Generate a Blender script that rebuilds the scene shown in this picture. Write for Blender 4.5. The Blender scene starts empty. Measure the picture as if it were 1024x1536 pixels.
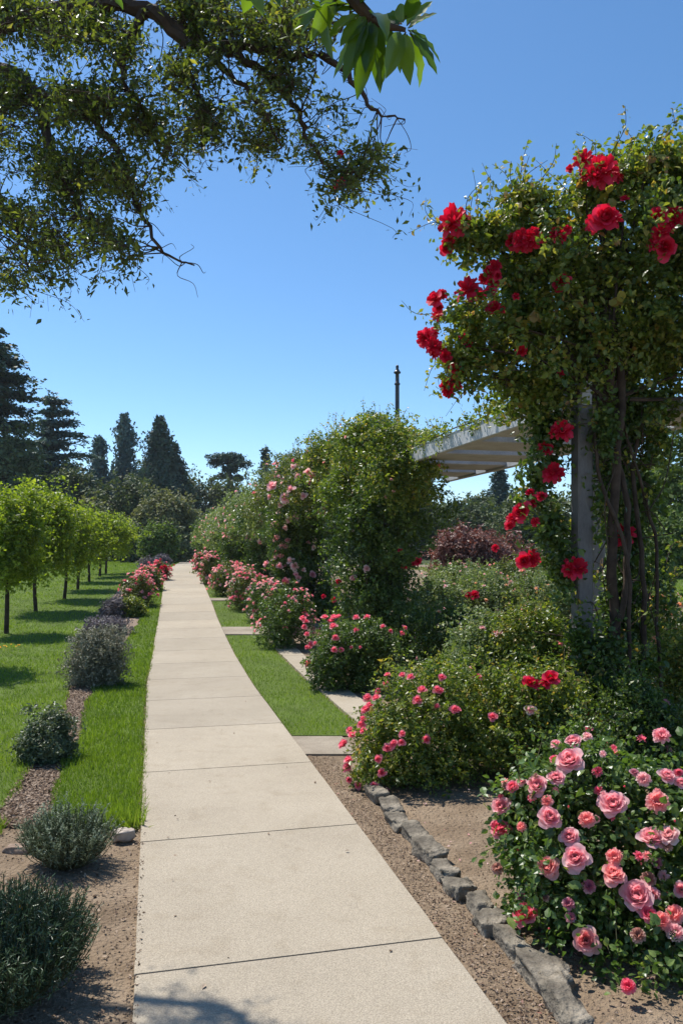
import bpy, math
import numpy as np
from mathutils import Vector, Matrix

# ------------------------------------------------------------------ basics
sc = bpy.context.scene
col = sc.collection
F, CX, HZ, CH = 1200.0, 512.0, 825.0, 1.7       # focal (px), centre x, horizon y, camera height
R = np.random.default_rng(7)
KN = [0, 13, 18, 21.5, 26, 30, 36, 42, 60, 90, 150, 600, 4000]
KZ = [0, 0, .14, .34, .54, .70, .79, .84, .86, .80, .90, 1.0, 1.0]
GY = sorted(set([-30, -10, -3, 0, 1, 2, 2.5] + [3 + .5 * i for i in range(60)] + [33 + 1.5 * i for i in range(26)] + KN + [80, 100, 120, 200, 300]))

def g0(Y): return np.interp(Y, KN, KZ)
_gz = [float(g0(y)) for y in GY]
def g(Y): return np.interp(Y, GY, _gz)
def D(Y): return np.interp(Y, [0, 10, 15, 21.5, 26, 30, 36, 42, 50, 60, 75, 90, 120], [0, 0, .12, .31, .42, .54, .78, 1.15, 1.65, 2.35, 3.5, 4.9, 10])
def W(s, Y, z=0.0, bend=True):
    return np.array([s - .2358 * Y + (D(Y) if bend else 0), Y, g(Y) + z])
def P(px, py, Y): return np.array([(px - CX) / F * Y, Y, CH + (HZ - py) / F * Y])
def groundY(py):
    lo, hi = 1.5, 300.0
    for _ in range(60):
        m = (lo + hi) / 2
        if HZ + (CH - g(m)) * F / m > py: lo = m
        else: hi = m
    return (lo + hi) / 2
def nrm(a):
    a = np.asarray(a, float)
    return a / np.maximum(np.linalg.norm(a, axis=-1, keepdims=True), 1e-9)

def tag(o, label=None, cat=None, group=None, kind=None):
    if label: o['label'] = label
    if cat: o['category'] = cat
    if group: o['group'] = group
    if kind: o['kind'] = kind
    return o
def empty(name, loc, label, cat, group=None):
    o = bpy.data.objects.new(name, None); o.empty_display_size = .1
    o.location = [float(v) for v in loc]; col.objects.link(o)
    return tag(o, label, cat, group)

class MB:
    """collects triangles and quads, links ONE mesh"""
    def __init__(s): s.v = []; s.q = []; s.t = []; s.n = 0; s.qt = []; s.tt = []; s.qm = []; s.tm = []
    def add(s, v, q=None, t=None, tint=None, mi=0):
        v = np.asarray(v, float).reshape(-1, 3)
        if q is not None and len(q):
            q = np.asarray(q, int).reshape(-1, 4) + s.n; s.q.append(q)
            s.qt.append(np.broadcast_to(.5 if tint is None else tint, (len(q),)).astype(float)); s.qm.append(np.full(len(q), mi))
        if t is not None and len(t):
            t = np.asarray(t, int).reshape(-1, 3) + s.n; s.t.append(t)
            s.tt.append(np.broadcast_to(.5 if tint is None else tint, (len(t),)).astype(float)); s.tm.append(np.full(len(t), mi))
        s.v.append(v); s.n += len(v)
    def mesh(s, name, mats, smooth=False, origin=None):
        v = np.concatenate(s.v)
        if origin is not None: v = v - np.asarray(origin)
        T = np.concatenate(s.t) if s.t else np.zeros((0, 3), int)
        Q = np.concatenate(s.q) if s.q else np.zeros((0, 4), int)
        tint = np.concatenate(s.tt + s.qt); mi = np.concatenate(s.tm + s.qm)
        me = bpy.data.meshes.new(name)
        me.vertices.add(len(v)); me.vertices.foreach_set('co', v.astype(np.float32).ravel())
        nl = T.size + Q.size
        me.loops.add(nl); me.loops.foreach_set('vertex_index', np.concatenate([T.ravel(), Q.ravel()]).astype(np.int32))
        me.polygons.add(len(T) + len(Q))
        ls = np.concatenate([np.arange(len(T)) * 3, T.size + np.arange(len(Q)) * 4]).astype(np.int32)
        me.polygons.foreach_set('loop_start', ls)
        me.polygons.foreach_set('material_index', mi.astype(np.int32))
        me.polygons.foreach_set('use_smooth', np.full(len(ls), smooth))
        me.update(calc_edges=True)
        a = me.attributes.new('tint', 'FLOAT', 'FACE'); a.data.foreach_set('value', tint.astype(np.float32))
        for m in (mats if isinstance(mats, (list, tuple)) else [mats]): me.materials.append(m)
        return me
    def build(s, name, mats, parent=None, smooth=False, **kw):
        org = None if parent is None else np.array(parent.location)
        o = bpy.data.objects.new(name, s.mesh(name, mats, smooth, org)); col.objects.link(o)
        if parent is not None: o.parent = parent
        return o

# ------------------------------------------------------------------ materials
def newmat(name):
    m = bpy.data.materials.new(name); m.use_nodes = True
    nt = m.node_tree; nt.nodes.clear()
    out = nt.nodes.new('ShaderNodeOutputMaterial')
    return m, nt, out
def ramp(nt, stops):
    r = nt.nodes.new('ShaderNodeValToRGB'); e = r.color_ramp.elements
    while len(e) < len(stops): e.new(.5)
    for i, (p, c) in enumerate(stops): e[i].position = p; e[i].color = (*c, 1)
    return r
def leafmat(name, stops, trans=.3, rough=.45, spec=.35, transcol=None):
    m, nt, out = newmat(name)
    a = nt.nodes.new('ShaderNodeAttribute'); a.attribute_name = 'tint'
    r = ramp(nt, stops); nt.links.new(a.outputs['Fac'], r.inputs[0])
    p = nt.nodes.new('ShaderNodeBsdfPrincipled'); p.inputs['Roughness'].default_value = rough
    p.inputs['Specular IOR Level'].default_value = spec
    t = nt.nodes.new('ShaderNodeBsdfTranslucent'); mx = nt.nodes.new('ShaderNodeMixShader'); mx.inputs[0].default_value = trans
    nt.links.new(r.outputs[0], p.inputs['Base Color'])
    g_ = nt.nodes.new('ShaderNodeMix'); g_.data_type = 'RGBA'; g_.blend_type = 'MULTIPLY'; g_.inputs[0].default_value = 1
    nt.links.new(r.outputs[0], g_.inputs[6]); g_.inputs[7].default_value = (*(transcol or (1.9, 2.0, .8)), 1)
    nt.links.new(g_.outputs[2], t.inputs[0])
    nt.links.new(p.outputs[0], mx.inputs[1]); nt.links.new(t.outputs[0], mx.inputs[2]); nt.links.new(mx.outputs[0], out.inputs[0])
    return m
def surf(name, stops, scale=4, detail=8, bump=.3, bscale=60, rough=.9, dist=.01, fine=None, spec=.2, metal=0, stretch=None, scale2=None, stops2=None):
    m, nt, out = newmat(name)
    tc = nt.nodes.new('ShaderNodeTexCoord'); src = tc.outputs['Object']
    if stretch:
        mp = nt.nodes.new('ShaderNodeMapping'); mp.inputs['Scale'].default_value = stretch
        nt.links.new(src, mp.inputs[0]); src = mp.outputs[0]
    n = nt.nodes.new('ShaderNodeTexNoise'); n.inputs['Scale'].default_value = scale; n.inputs['Detail'].default_value = detail; n.inputs['Roughness'].default_value = .65
    nt.links.new(src, n.inputs['Vector'])
    r = ramp(nt, stops); nt.links.new(n.outputs[0], r.inputs[0]); c = r.outputs[0]
    if stops2:
        n3 = nt.nodes.new('ShaderNodeTexNoise'); n3.inputs['Scale'].default_value = scale2; n3.inputs['Detail'].default_value = 4
        nt.links.new(src, n3.inputs['Vector']); r3 = ramp(nt, stops2); nt.links.new(n3.outputs[0], r3.inputs[0])
        mx = nt.nodes.new('ShaderNodeMix'); mx.data_type = 'RGBA'; mx.blend_type = 'MULTIPLY'; mx.inputs[0].default_value = 1
        nt.links.new(c, mx.inputs[6]); nt.links.new(r3.outputs[0], mx.inputs[7]); c = mx.outputs[2]
    if fine:
        n2 = nt.nodes.new('ShaderNodeTexNoise'); n2.inputs['Scale'].default_value = fine[0]; n2.inputs['Detail'].default_value = 3
        nt.links.new(src, n2.inputs['Vector'])
        r2 = ramp(nt, [(.3, (1 - fine[1],) * 3), (.7, (1 + fine[1],) * 3)]); nt.links.new(n2.outputs[0], r2.inputs[0])
        mx = nt.nodes.new('ShaderNodeMix'); mx.data_type = 'RGBA'; mx.blend_type = 'MULTIPLY'; mx.inputs[0].default_value = 1
        nt.links.new(c, mx.inputs[6]); nt.links.new(r2.outputs[0], mx.inputs[7]); c = mx.outputs[2]
    p = nt.nodes.new('ShaderNodeBsdfPrincipled'); p.inputs['Roughness'].default_value = rough
    p.inputs['Specular IOR Level'].default_value = spec; p.inputs['Metallic'].default_value = metal
    nt.links.new(c, p.inputs['Base Color'])
    b = nt.nodes.new('ShaderNodeBump'); b.inputs['Strength'].default_value = bump; b.inputs['Distance'].default_value = dist
    nb = nt.nodes.new('ShaderNodeTexNoise'); nb.inputs['Scale'].default_value = bscale; nb.inputs['Detail'].default_value = 6
    nt.links.new(src, nb.inputs['Vector']); nt.links.new(nb.outputs[0], b.inputs['Height']); nt.links.new(b.outputs[0], p.inputs['Normal'])
    nt.links.new(p.outputs[0], out.inputs[0])
    return m

M = {}
M['soil'] = surf('soil', [(.3, (.15, .105, .066)), (.5, (.225, .165, .11)), (.7, (.30, .23, .162))], 2.2, 10, .9, 45, .95, .03, (260, .35))
M['mulch'] = surf('mulch', [(.3, (.14, .095, .07)), (.5, (.26, .19, .14)), (.72, (.42, .33, .26))], 22, 10, 1, 60, .95, .03, (200, .3))
M['concrete'] = surf('concrete', [(.25, (.32, .272, .205)), (.5, (.365, .313, .238)), (.75, (.405, .35, .27))], .9, 12, .5, 160, .9, .006, (190, .30), .25,
                     scale2=7, stops2=[(.25, (.90, .885, .86)), (.45, (1, 1, 1))])
M['joint'] = surf('joint', [(.3, (.23, .19, .14)), (.7, (.33, .28, .215))], 20)
M['lawnbase'] = surf('lawnbase', [(.3, (.07, .10, .022)), (.7, (.12, .17, .035))], 1.5, 6, .8, 60, 1, .02)
M['grass'] = leafmat('grass', [(0, (.065, .115, .014)), (.35, (.13, .20, .022)), (.7, (.20, .275, .036)), (.93, (.30, .34, .085)), (1, (.48, .42, .20))], .35, .5, .3)
M['farground'] = surf('farground', [(.3, (.03, .045, .015)), (.7, (.08, .10, .035))], .3, 8, .8, 8, 1, .1)
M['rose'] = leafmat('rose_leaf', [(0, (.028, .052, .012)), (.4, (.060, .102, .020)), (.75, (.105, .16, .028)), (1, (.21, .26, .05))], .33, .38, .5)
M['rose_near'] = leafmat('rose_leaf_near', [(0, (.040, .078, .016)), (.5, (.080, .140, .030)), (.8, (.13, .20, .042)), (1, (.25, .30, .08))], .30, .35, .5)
M['rose_lit'] = leafmat('rose_leaf_lit_yellow', [(0, (.040, .070, .013)), (.35, (.085, .135, .020)), (.65, (.18, .22, .034)), (.88, (.32, .29, .06)), (1, (.34, .17, .06))], .36, .4, .5)  # sunlit highlights put into the leaf colour, plus the leaf's own orange tips
M['rose_mix'] = leafmat('rose_leaf_autumn', [(0, (.035, .060, .016)), (.4, (.080, .115, .026)), (.75, (.145, .165, .042)), (.92, (.23, .19, .065)), (1, (.27, .13, .075))], .32, .4, .45)
M['pale'] = leafmat('pale_rose_leaf', [(0, (.075, .115, .038)), (.5, (.155, .205, .075)), (.85, (.26, .30, .14)), (1, (.44, .38, .28))], .28, .45, .4)
M['grey'] = leafmat('grey_shrub_leaf', [(0, (.10, .105, .065)), (.5, (.20, .20, .135)), (.9, (.33, .315, .24)), (1, (.40, .33, .27))], .15, .6, .3, (1.3, 1.3, 1.0))
M['purplegrey'] = leafmat('purple_grey_leaf', [(0, (.085, .072, .078)), (.5, (.165, .145, .155)), (1, (.28, .25, .26))], .15, .6, .3, (1.2, 1.1, 1.1))
M['darkshrub'] = leafmat('dark_shrub_leaf', [(0, (.050, .070, .034)), (.5, (.10, .13, .065)), (1, (.21, .235, .13))], .18, .45, .45)
M['lav'] = leafmat('lavender_leaf', [(0, (.07, .10, .045)), (.5, (.145, .185, .10)), (1, (.32, .36, .25))], .15, .6, .3, (1.2, 1.3, 1.0))
M['rosemary'] = leafmat('rosemary_leaf', [(0, (.022, .045, .018)), (.5, (.050, .088, .036)), (1, (.13, .19, .09))], .12, .45, .5, (1.2, 1.5, .9))
M['limetree'] = leafmat('young_tree_leaf', [(0, (.075, .115, .012)), (.4, (.16, .215, .02)), (.8, (.26, .31, .032)), (1, (.38, .41, .07))], .42, .45, .35)
M['over'] = leafmat('overhanging_leaf', [(0, (.030, .046, .011)), (.5, (.078, .104, .022)), (.85, (.16, .185, .036)), (1, (.34, .29, .07))], .42, .4, .5)
M['bigleaf'] = leafmat('large_leaf', [(0, (.045, .085, .012)), (.5, (.085, .14, .018)), (1, (.14, .20, .028))], .45, .28, .6, (2.0, 2.2, .6))
M['conifer'] = leafmat('conifer', [(0, (.026, .048, .032)), (.5, (.055, .090, .058)), (1, (.11, .155, .095))], .1, .6, .3, (1.2, 1.4, 1))
M['conifer_hazy'] = leafmat('conifer_haze_tint', [(0, (.045, .080, .070)), (.5, (.090, .140, .120)), (1, (.17, .23, .19))], .1, .6, .3, (1.2, 1.4, 1))  # bluish distance haze put into the needle colour
M['oak'] = leafmat('dark_oak', [(0, (.040, .058, .022)), (.5, (.085, .110, .044)), (1, (.16, .19, .08))], .15, .6, .3)
M['olive'] = leafmat('olive_leaf', [(0, (.095, .10, .044)), (.5, (.17, .175, .08)), (1, (.27, .265, .14))], .18, .6, .3)
M['midgreen'] = leafmat('mid_green_leaf', [(0, (.05, .08, .02)), (.5, (.10, .15, .035)), (1, (.18, .24, .06))], .25, .6, .3)
M['redleaf'] = leafmat('purple_leaf', [(0, (.10, .045, .034)), (.5, (.20, .095, .072)), (1, (.34, .19, .14))], .2, .5, .4, (1.8, 1.1, 1))
M['bark'] = surf('bark', [(.3, (.05, .038, .028)), (.7, (.17, .13, .10))], 9, 8, .9, 30, .95, .02, stretch=(1, 1, .25))
M['twig'] = surf('twig', [(.3, (.035, .024, .018)), (.7, (.10, .07, .05))], 9, 4, .5, 50, .9, .005)
M['stem'] = surf('stem', [(.3, (.05, .055, .025)), (.7, (.13, .12, .06))], 9, 4, .5, 50, .9, .005)
M['rock'] = surf('rock', [(.3, (.11, .10, .088)), (.5, (.19, .175, .15)), (.72, (.30, .275, .235))], 7, 12, .9, 26, .92, .03, (140, .22), scale2=3, stops2=[(.35, (.62, .58, .52)), (.6, (1.15, 1.08, .98))])
M['paint'] = surf('grey_paint', [(.3, (.095, .088, .085)), (.7, (.20, .188, .18))], 5, 8, .25, 30, .6, .004, (90, .12), .4, stretch=(1, 1, .3))
M['whitepaint'] = surf('white_paint', [(.3, (.34, .345, .35)), (.7, (.50, .51, .52))], 4, 8, .25, 30, .6, .004, (60, .1), .4)
M['blackmetal'] = surf('black_metal', [(.3, (.02, .022, .024)), (.7, (.04, .042, .045))], 5, 3, .1, 30, .4, .002, None, .5)
M['fence'] = surf('fence_wood', [(.3, (.13, .10, .08)), (.7, (.24, .19, .15))], 4, 8, .4, 30, .9, .004, stretch=(6, 6, .6))
M['deadleaf'] = leafmat('dry_leaf', [(0, (.07, .04, .024)), (.5, (.20, .135, .09)), (1, (.44, .34, .25))], .1, .8, .2, (1, .9, .7))
M['chip'] = surf('chip', [(.3, (.09, .06, .042)), (.7, (.38, .29, .22))], 30, 4, .5, 60, .95, .005)
def petal(name, a, b, c, tr=.5): return leafmat(name, [(0, a), (.5, b), (1, c)], tr, .55, .25, (1.25, .95, .95))
M['pink'] = petal('petal_pink', (.86, .33, .38), (.90, .48, .52), (.93, .64, .64))
M['hotpink'] = petal('petal_hot_pink', (.78, .09, .19), (.86, .20, .29), (.90, .36, .42))
M['coral'] = petal('petal_coral', (.86, .32, .30), (.90, .44, .42), (.93, .60, .55))
M['red'] = petal('petal_red', (.42, .003, .020), (.66, .010, .045), (.84, .05, .13), .35)
M['palepink'] = petal('petal_pale_pink', (.82, .42, .45), (.88, .58, .58), (.92, .75, .70))
M['mauve'] = petal('petal_mauve', (.48, .14, .24), (.60, .26, .34), (.76, .50, .52))
M['peach'] = petal('petal_peach', (.85, .38, .16), (.88, .55, .30), (.9, .7, .5))
M['faded'] = petal('petal_faded', (.30, .17, .13), (.50, .30, .24), (.70, .52, .44))
M['yellow'] = petal('petal_yellow', (.85, .40, .02), (.9, .6, .04), (.9, .75, .2))

# ------------------------------------------------------------------ geometry helpers
LEAF4 = (np.array([[0, 0, 0], [.30, .42, .07], [0, 1, -.05], [-.30, .42, .07]]), [[0, 1, 2], [0, 2, 3]], [])
LEAF8 = (np.array([[0, 0, 0], [.25, .22, .05], [.30, .58, .05], [0, 1, -.12], [-.30, .58, .05], [-.25, .22, .05], [0, .4, 0]]),
         [[0, 1, 6], [0, 6, 5], [2, 3, 6], [6, 3, 4], [1, 2, 6], [6, 4, 5]], [])
NEEDLE = (np.array([[-.5, 0, 0], [.5, 0, 0], [.28, 1, 0], [-.28, 1, 0]]) * [.16, 1, 1], [], [[0, 1, 2, 3]])
BLADE = (np.array([[-.5, 0, 0], [.5, 0, 0], [.12, 1, .18]]) * [.09, 1, 1], [[0, 1, 2]], [])
SPRAY = (np.array([[0, 0, 0], [.3, .3, .05], [.12, .45, 0], [.34, .75, -.04], [0, 1, -.1], [-.34, .7, -.04], [-.12, .5, 0], [-.3, .25, .05]]),
         [[0, 1, 2], [0, 2, 6], [0, 6, 7], [2, 3, 4], [2, 4, 6], [6, 4, 5]], [])
def place(mb, pos, nor, size, tint, tpl=LEAF4, axis=None, rng=R, droop=.0, wide=1.0):
    N = len(pos)
    if N == 0: return
    nor = nrm(nor)
    a = rng.normal(size=(N, 3)) if axis is None else axis + 0 * pos
    a[:, 2] -= droop
    a = a - (a * nor).sum(1, keepdims=True) * nor; a = nrm(a)
    x = np.cross(a, nor)
    V, T, Q = tpl
    size = np.broadcast_to(size, (N,))[:, None, None]
    vv = (V[None, :, 0:1] * x[:, None] * wide + V[None, :, 1:2] * a[:, None] + V[None, :, 2:3] * nor[:, None]) * size + pos[:, None]
    k = len(V); off = (np.arange(N) * k)[:, None, None]
    tint = np.broadcast_to(tint, (N,))
    n0 = mb.n
    if len(T):
        t = (np.array(T)[None] + off).reshape(-1, 3)
        mb.add(vv, t=t, tint=np.repeat(tint, len(T)))
        if len(Q): raise ValueError
    else:
        q = (np.array(Q)[None] + off).reshape(-1, 4)
        mb.add(vv, q=q, tint=np.repeat(tint, len(Q)))

def tube(mb, pts, rad, sides=6, tint=.5):
    pts = np.asarray(pts, float); n = len(pts); rad = np.broadcast_to(rad, (n,))
    tan = nrm(np.gradient(pts, axis=0)); ref = np.array([.31, .17, .93])
    if abs(tan[0] @ nrm(ref)) > .9: ref = np.array([1, .1, 0])
    x = nrm(np.cross(tan, ref)); y = np.cross(tan, x)
    th = np.arange(sides) * 2 * np.pi / sides
    ring = pts[:, None] + rad[:, None, None] * (np.cos(th)[None, :, None] * x[:, None] + np.sin(th)[None, :, None] * y[:, None])
    i = np.arange(n - 1)[:, None] * sides; j = np.arange(sides)[None]; j2 = (j + 1) % sides
    q = np.stack([i + j, i + j2, i + sides + j2, i + sides + j], -1).reshape(-1, 4)
    mb.add(ring, q=q, tint=tint)
def smooth(pts, k=6):
    pts = np.asarray(pts, float); n = len(pts); t = np.arange(n)
    d = np.gradient(pts, axis=0); out = []
    for i in range(n - 1):
        u = np.linspace(0, 1, k, endpoint=False)[:, None]
        h = [2*u**3-3*u**2+1, u**3-2*u**2+u, -2*u**3+3*u**2, u**3-u**2]
        out.append(h[0]*pts[i] + h[1]*d[i] + h[2]*pts[i+1] + h[3]*d[i+1])
    return np.concatenate(out + [pts[-1:]])
def wob(pts, a, rng):
    pts = np.array(pts); pts[1:-1] += rng.normal(size=pts[1:-1].shape) * a; return pts
def box(mb, c, ax, half, bevel=.004):
    """box with chamfered long edges, ax = 3 unit axes, half = half sizes"""
    c = np.asarray(c, float); ax = np.asarray(ax, float); h = np.asarray(half, float); b = min(bevel, h.min() * .4)
    v = []; 
    for sx in (-1, 1):
        for sy, sz, oy, oz in ((-1,-1,b,0),(1,-1,-b,0),(1,-1,0,b),(1,1,0,-b),(1,1,-b,0),(-1,1,b,0),(-1,1,0,-b),(-1,-1,0,b)):
            v.append(c + ax[0]*sx*h[0] + ax[1]*(sy*h[1]+oy) + ax[2]*(sz*h[2]+oz))
    q = [[i, (i+1) % 8, 8+(i+1) % 8, 8+i] for i in range(8)]
    for o in (0, 8): q += [[o, o+1, o+2, o+7], [o+7, o+2, o+3, o+6], [o+6, o+3, o+4, o+5]]
    mb.add(v, q=q)

class Noise:
    def __init__(s, rng, amp, freq=3.0, n=6):
        s.k = rng.normal(size=(n, 3)) * freq; s.p = rng.uniform(0, 6.28, n); s.a = amp / math.sqrt(n) * 1.4
    def __call__(s, d): return 1 + s.a * np.sin(d @ s.k.T + s.p).sum(-1)

def crown(mb, blobs, n, size, clump=.12, per=14, lo=.55, hi=1.05, up=.45, amp=.16, rng=R, tpl=LEAF4, ground=True, tilt=.7, wide=1, droop=.2, core=.2, gap=1.0):
    blobs = [(np.asarray(c, float), np.broadcast_to(np.asarray(r, float), (3,))) for c, r in blobs]
    w = np.array([r[0]*r[1] + r[1]*r[2] + r[0]*r[2] for c, r in blobs]); w /= w.sum()
    nc = max(1, int(n / per)); C_ = []; O_ = []
    for bi, (c, r) in enumerate(blobs):
        k = max(1, int(round(nc * w[bi])))
        d = nrm(rng.normal(size=(k, 3)))
        no = Noise(rng, amp)
        rad = np.where(rng.random(k) < core, rng.uniform(.2, lo, k), lo + (hi - lo) * rng.random(k) ** .6)
        p = c + d * r * (rad * no(d * 1.5))[:, None]
        keep = np.ones(k, bool)
        for bj, (c2, r2) in enumerate(blobs):
            if bj != bi: keep &= ~((np.linalg.norm((p - c2) / r2, axis=1) < .55) & (rng.random(k) < .8))
        C_.append(p[keep]); O_.append(nrm(d / r)[keep])
    C_ = np.concatenate(C_); O_ = np.concatenate(O_)
    if ground:
        k = C_[:, 2] > g(C_[:, 1]) + .03; C_ = C_[k]; O_ = O_[k]
    if gap:
        sc_ = gap / max(.05, float(np.mean([np.mean(r) for c, r in blobs]))); kk_ = rng.normal(size=(5, 3)) * 3.2 * sc_; ph_ = rng.uniform(0, 6.28, 5)
        C_k = np.sin(C_ @ kk_.T + ph_).sum(1) / 1.6 > -.62
        C_, O_ = C_[C_k], O_[C_k]
    k = len(C_)
    ct = rng.random(k)
    cn = np.maximum(2, (per * rng.gamma(3, 1 / 3., k)).astype(int)); idx = np.repeat(np.arange(k), cn)
    ax_ = nrm(O_ * .75 + rng.normal(size=(k, 3)) * .55 + [0, 0, .15]); Lc = clump * rng.uniform(1.0, 3.4, k)
    t_ = rng.random(len(idx))
    pos = C_[idx] + ax_[idx] * (Lc[idx] * (t_ - .45))[:, None] + rng.normal(size=(len(idx), 3)) * clump * (.36 - .18 * t_)[:, None]
    pos[:, 2] -= Lc[idx] * t_ ** 2 * .3
    nor = O_[idx] * .6 + rng.normal(size=(len(idx), 3)) * tilt + [0, 0, up]
    tint = np.clip(ct[idx] * .45 + rng.random(len(idx)) * .55, 0, 1)
    if ground:
        kk = pos[:, 2] > g(pos[:, 1]) + .015; pos = pos[kk]; nor = nor[kk]; tint = tint[kk]
    place(mb, pos, nor, size * np.clip(np.exp(rng.normal(size=len(pos)) * .3), .45, 1.9), tint, tpl, rng=rng, wide=wide, droop=droop)
    return C_

def shoots(mbl, mbs, blobs, n, length, leaf, rng=R, tpl=LEAF4, upw=.8, mini=None, srad=.003):
    """protruding leafy shoots that break the outline"""
    for _ in range(n):
        c, r = blobs[rng.integers(len(blobs))]; c = np.asarray(c); r = np.broadcast_to(r, (3,))
        d = nrm(rng.normal(size=3) + [0, 0, upw])
        a = c + d * r * .85; L = length * rng.uniform(.5, 1.3)
        e = a + nrm(d + rng.normal(size=3) * .35) * L
        if e[2] < g(e[1]) + .1: continue
        m = (a + e) / 2 + rng.normal(size=3) * L * .12
        pts = smooth([a, m, e], 4); tube(mbs, pts, np.linspace(srad, srad * .4, len(pts)), 4)
        k = max(5, int(L / leaf * 2.6)); t = rng.random(k)
        i = (t * (len(pts) - 1)).astype(int); pos = pts[i] + rng.normal(size=(k, 3)) * leaf * .3
        place(mbl, pos, rng.normal(size=(k, 3)) + d, leaf * rng.uniform(.6, 1.15, k), .4 + .6 * rng.random(k), tpl, rng=rng)

# ------------------------------------------------------------------ rose blooms
def bloom_mesh(name, mat, seed, n=18, gu=5, gv=5, style='rose'):
    rng = np.random.default_rng(seed); mb = MB()
    for i in range(n):
        o = (i + .5) / n
        if style == 'pom': o = (o ** .7)
        if style == 'bud': o *= .28
        th0 = i * 2.399 + rng.normal() * .15
        phi = math.radians((4 + 80 * o ** 1.25) if style == 'rose' else (5 + 115 * o)); L = (.52 + .48 * o) * rng.uniform(.9, 1.08)
        if style == 'pom': L = .75 + .15 * rng.random()
        u = np.linspace(-1, 1, gu)[None]; v = np.linspace(0, 1, gv)[:, None]
        r = .06 + L * (math.sin(phi) * v + .10 * o * v ** 2 + (1 - o) * .26 * np.sin(v * 2.6))
        z = L * math.cos(phi) * v + (.30 * o * v ** 2 - .42 * o * v ** 4) + (0 if style == 'pom' else .18 * (1 - o) * v)
        wv = np.sin(np.pi * (.10 + .72 * v)) ** .75 * ((.42 + .35 * o) if style == 'rose' else .30)
        th = th0 + u * np.minimum(wv / (r + .10), 1.5)
        if style == 'bud': r = r * .75 - .25 * v ** 3 * .6; z = z * 1.5
        rr = r * (1 - .05 * u ** 2) + 0.03 * np.sin(u * 3 + i) * v
        zz = z + .10 * u ** 2 * v + .05 * np.sin(4 * u + rng.uniform(0, 6)) * v ** 2 + rng.normal() * .02
        V = np.stack([rr * np.cos(th), rr * np.sin(th), zz + 0 * th], -1).reshape(-1, 3)
        a = np.arange(gv - 1)[:, None] * gu + np.arange(gu - 1)[None]
        q = np.stack([a, a + 1, a + gu + 1, a + gu], -1).reshape(-1, 4)
        tt = np.clip(.25 + .5 * o + rng.normal() * .15, 0, 1)
        mb.add(V, q=q, tint=np.clip(tt + np.repeat(np.linspace(-.1, .15, gv - 1), gu - 1), 0, 1))
    # green calyx and stalk
    th = np.arange(6) * math.pi / 3
    ring = np.stack([.16 * np.cos(th), .16 * np.sin(th), 0 * th + .02], -1)
    mb.add(np.vstack([ring, [[0, 0, -.22]]]), t=[[i, (i + 1) % 6, 6] for i in range(6)], mi=1)
    tube(mb, [[0, 0, -.15], [.03, .02, -.7], [.0, .05, -1.6]], [.045, .035, .03], 4); mb.qm[-1][:] = 1
    return mb.mesh(name, [M[mat], M['stem']], smooth=True)
BM = {}
def bloom(mat, style, lod, seed):
    k = (mat, style, lod, seed % 4)
    if k not in BM:
        n, gu, gv = {0: (30, 6, 6), 1: (14, 4, 4), 2: (9, 3, 3)}[lod]
        if style == 'pom': n = int(n * 1.7)
        BM[k] = bloom_mesh('rose_bloom', mat, seed % 4 * 31 + 5, n, gu, gv, style)
    return BM[k]
def put_bloom(parent, pos, rad, out, mat, style='rose', lod=1, name='rose_bloom', rng=R):
    o = bpy.data.objects.new(name, bloom(mat, style, lod, int(rng.integers(99)))); col.objects.link(o)
    o.parent = parent
    q = Vector([float(x) for x in nrm(out)]).to_track_quat('Z', 'Y')
    o.rotation_mode = 'QUATERNION'
    from mathutils import Quaternion
    o.rotation_quaternion = q @ Quaternion((0, 0, 1), float(rng.uniform(0, 6.28)))
    o.location = [float(x) for x in (np.asarray(pos) - np.array(parent.location))]
    o.scale = [float(rad)] * 3
    return o
CAM = np.array([0, 0, CH])
def ray_blobs(px, py, blobs):
    d = nrm(P(px, py, 1.0) - CAM); best = None
    for c, r in blobs:
        c = np.asarray(c, float); r = np.broadcast_to(np.asarray(r, float), (3,))
        o = (CAM - c) / r; dd = d / r
        A, B, C_ = dd @ dd, 2 * o @ dd, o @ o - 1
        ds = B * B - 4 * A * C_
        if ds < 0: continue
        t = (-B - math.sqrt(ds)) / (2 * A)
        if t > 0 and (best is None or t < best[0]):
            p = CAM + d * t; best = (t, p, nrm((p - c) / r / r))
    if best is None:
        # closest approach to the nearest blob
        c, r = min(blobs, key=lambda b: np.linalg.norm(np.cross(np.asarray(b[0]) - CAM, d)) / np.mean(b[1]))
        t = (np.asarray(c) - CAM) @ d; p = CAM + d * t
        return p, nrm(p - np.asarray(c))
    return best[1], best[2]
def blooms_px(parent, blobs, lst, mat, style='rose', lod=1, face=.8, push=.6, name='rose_bloom', rng=R):
    for it in lst:
        px, py, rp = it[:3]; m = it[3] if len(it) > 3 else mat
        st = it[4] if len(it) > 4 else style
        p, n = ray_blobs(px, py, blobs)
        rad = rp / F * p[1]
        tocam = nrm(CAM - p)
        out = nrm(n * .5 + tocam * face + np.array([0, 0, .55]) + rng.normal(size=3) * .22)
        put_bloom(parent, p + tocam * rad * push, rad * (.93 if lod == 0 else 1), out, m, st, lod, name, rng)
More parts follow.
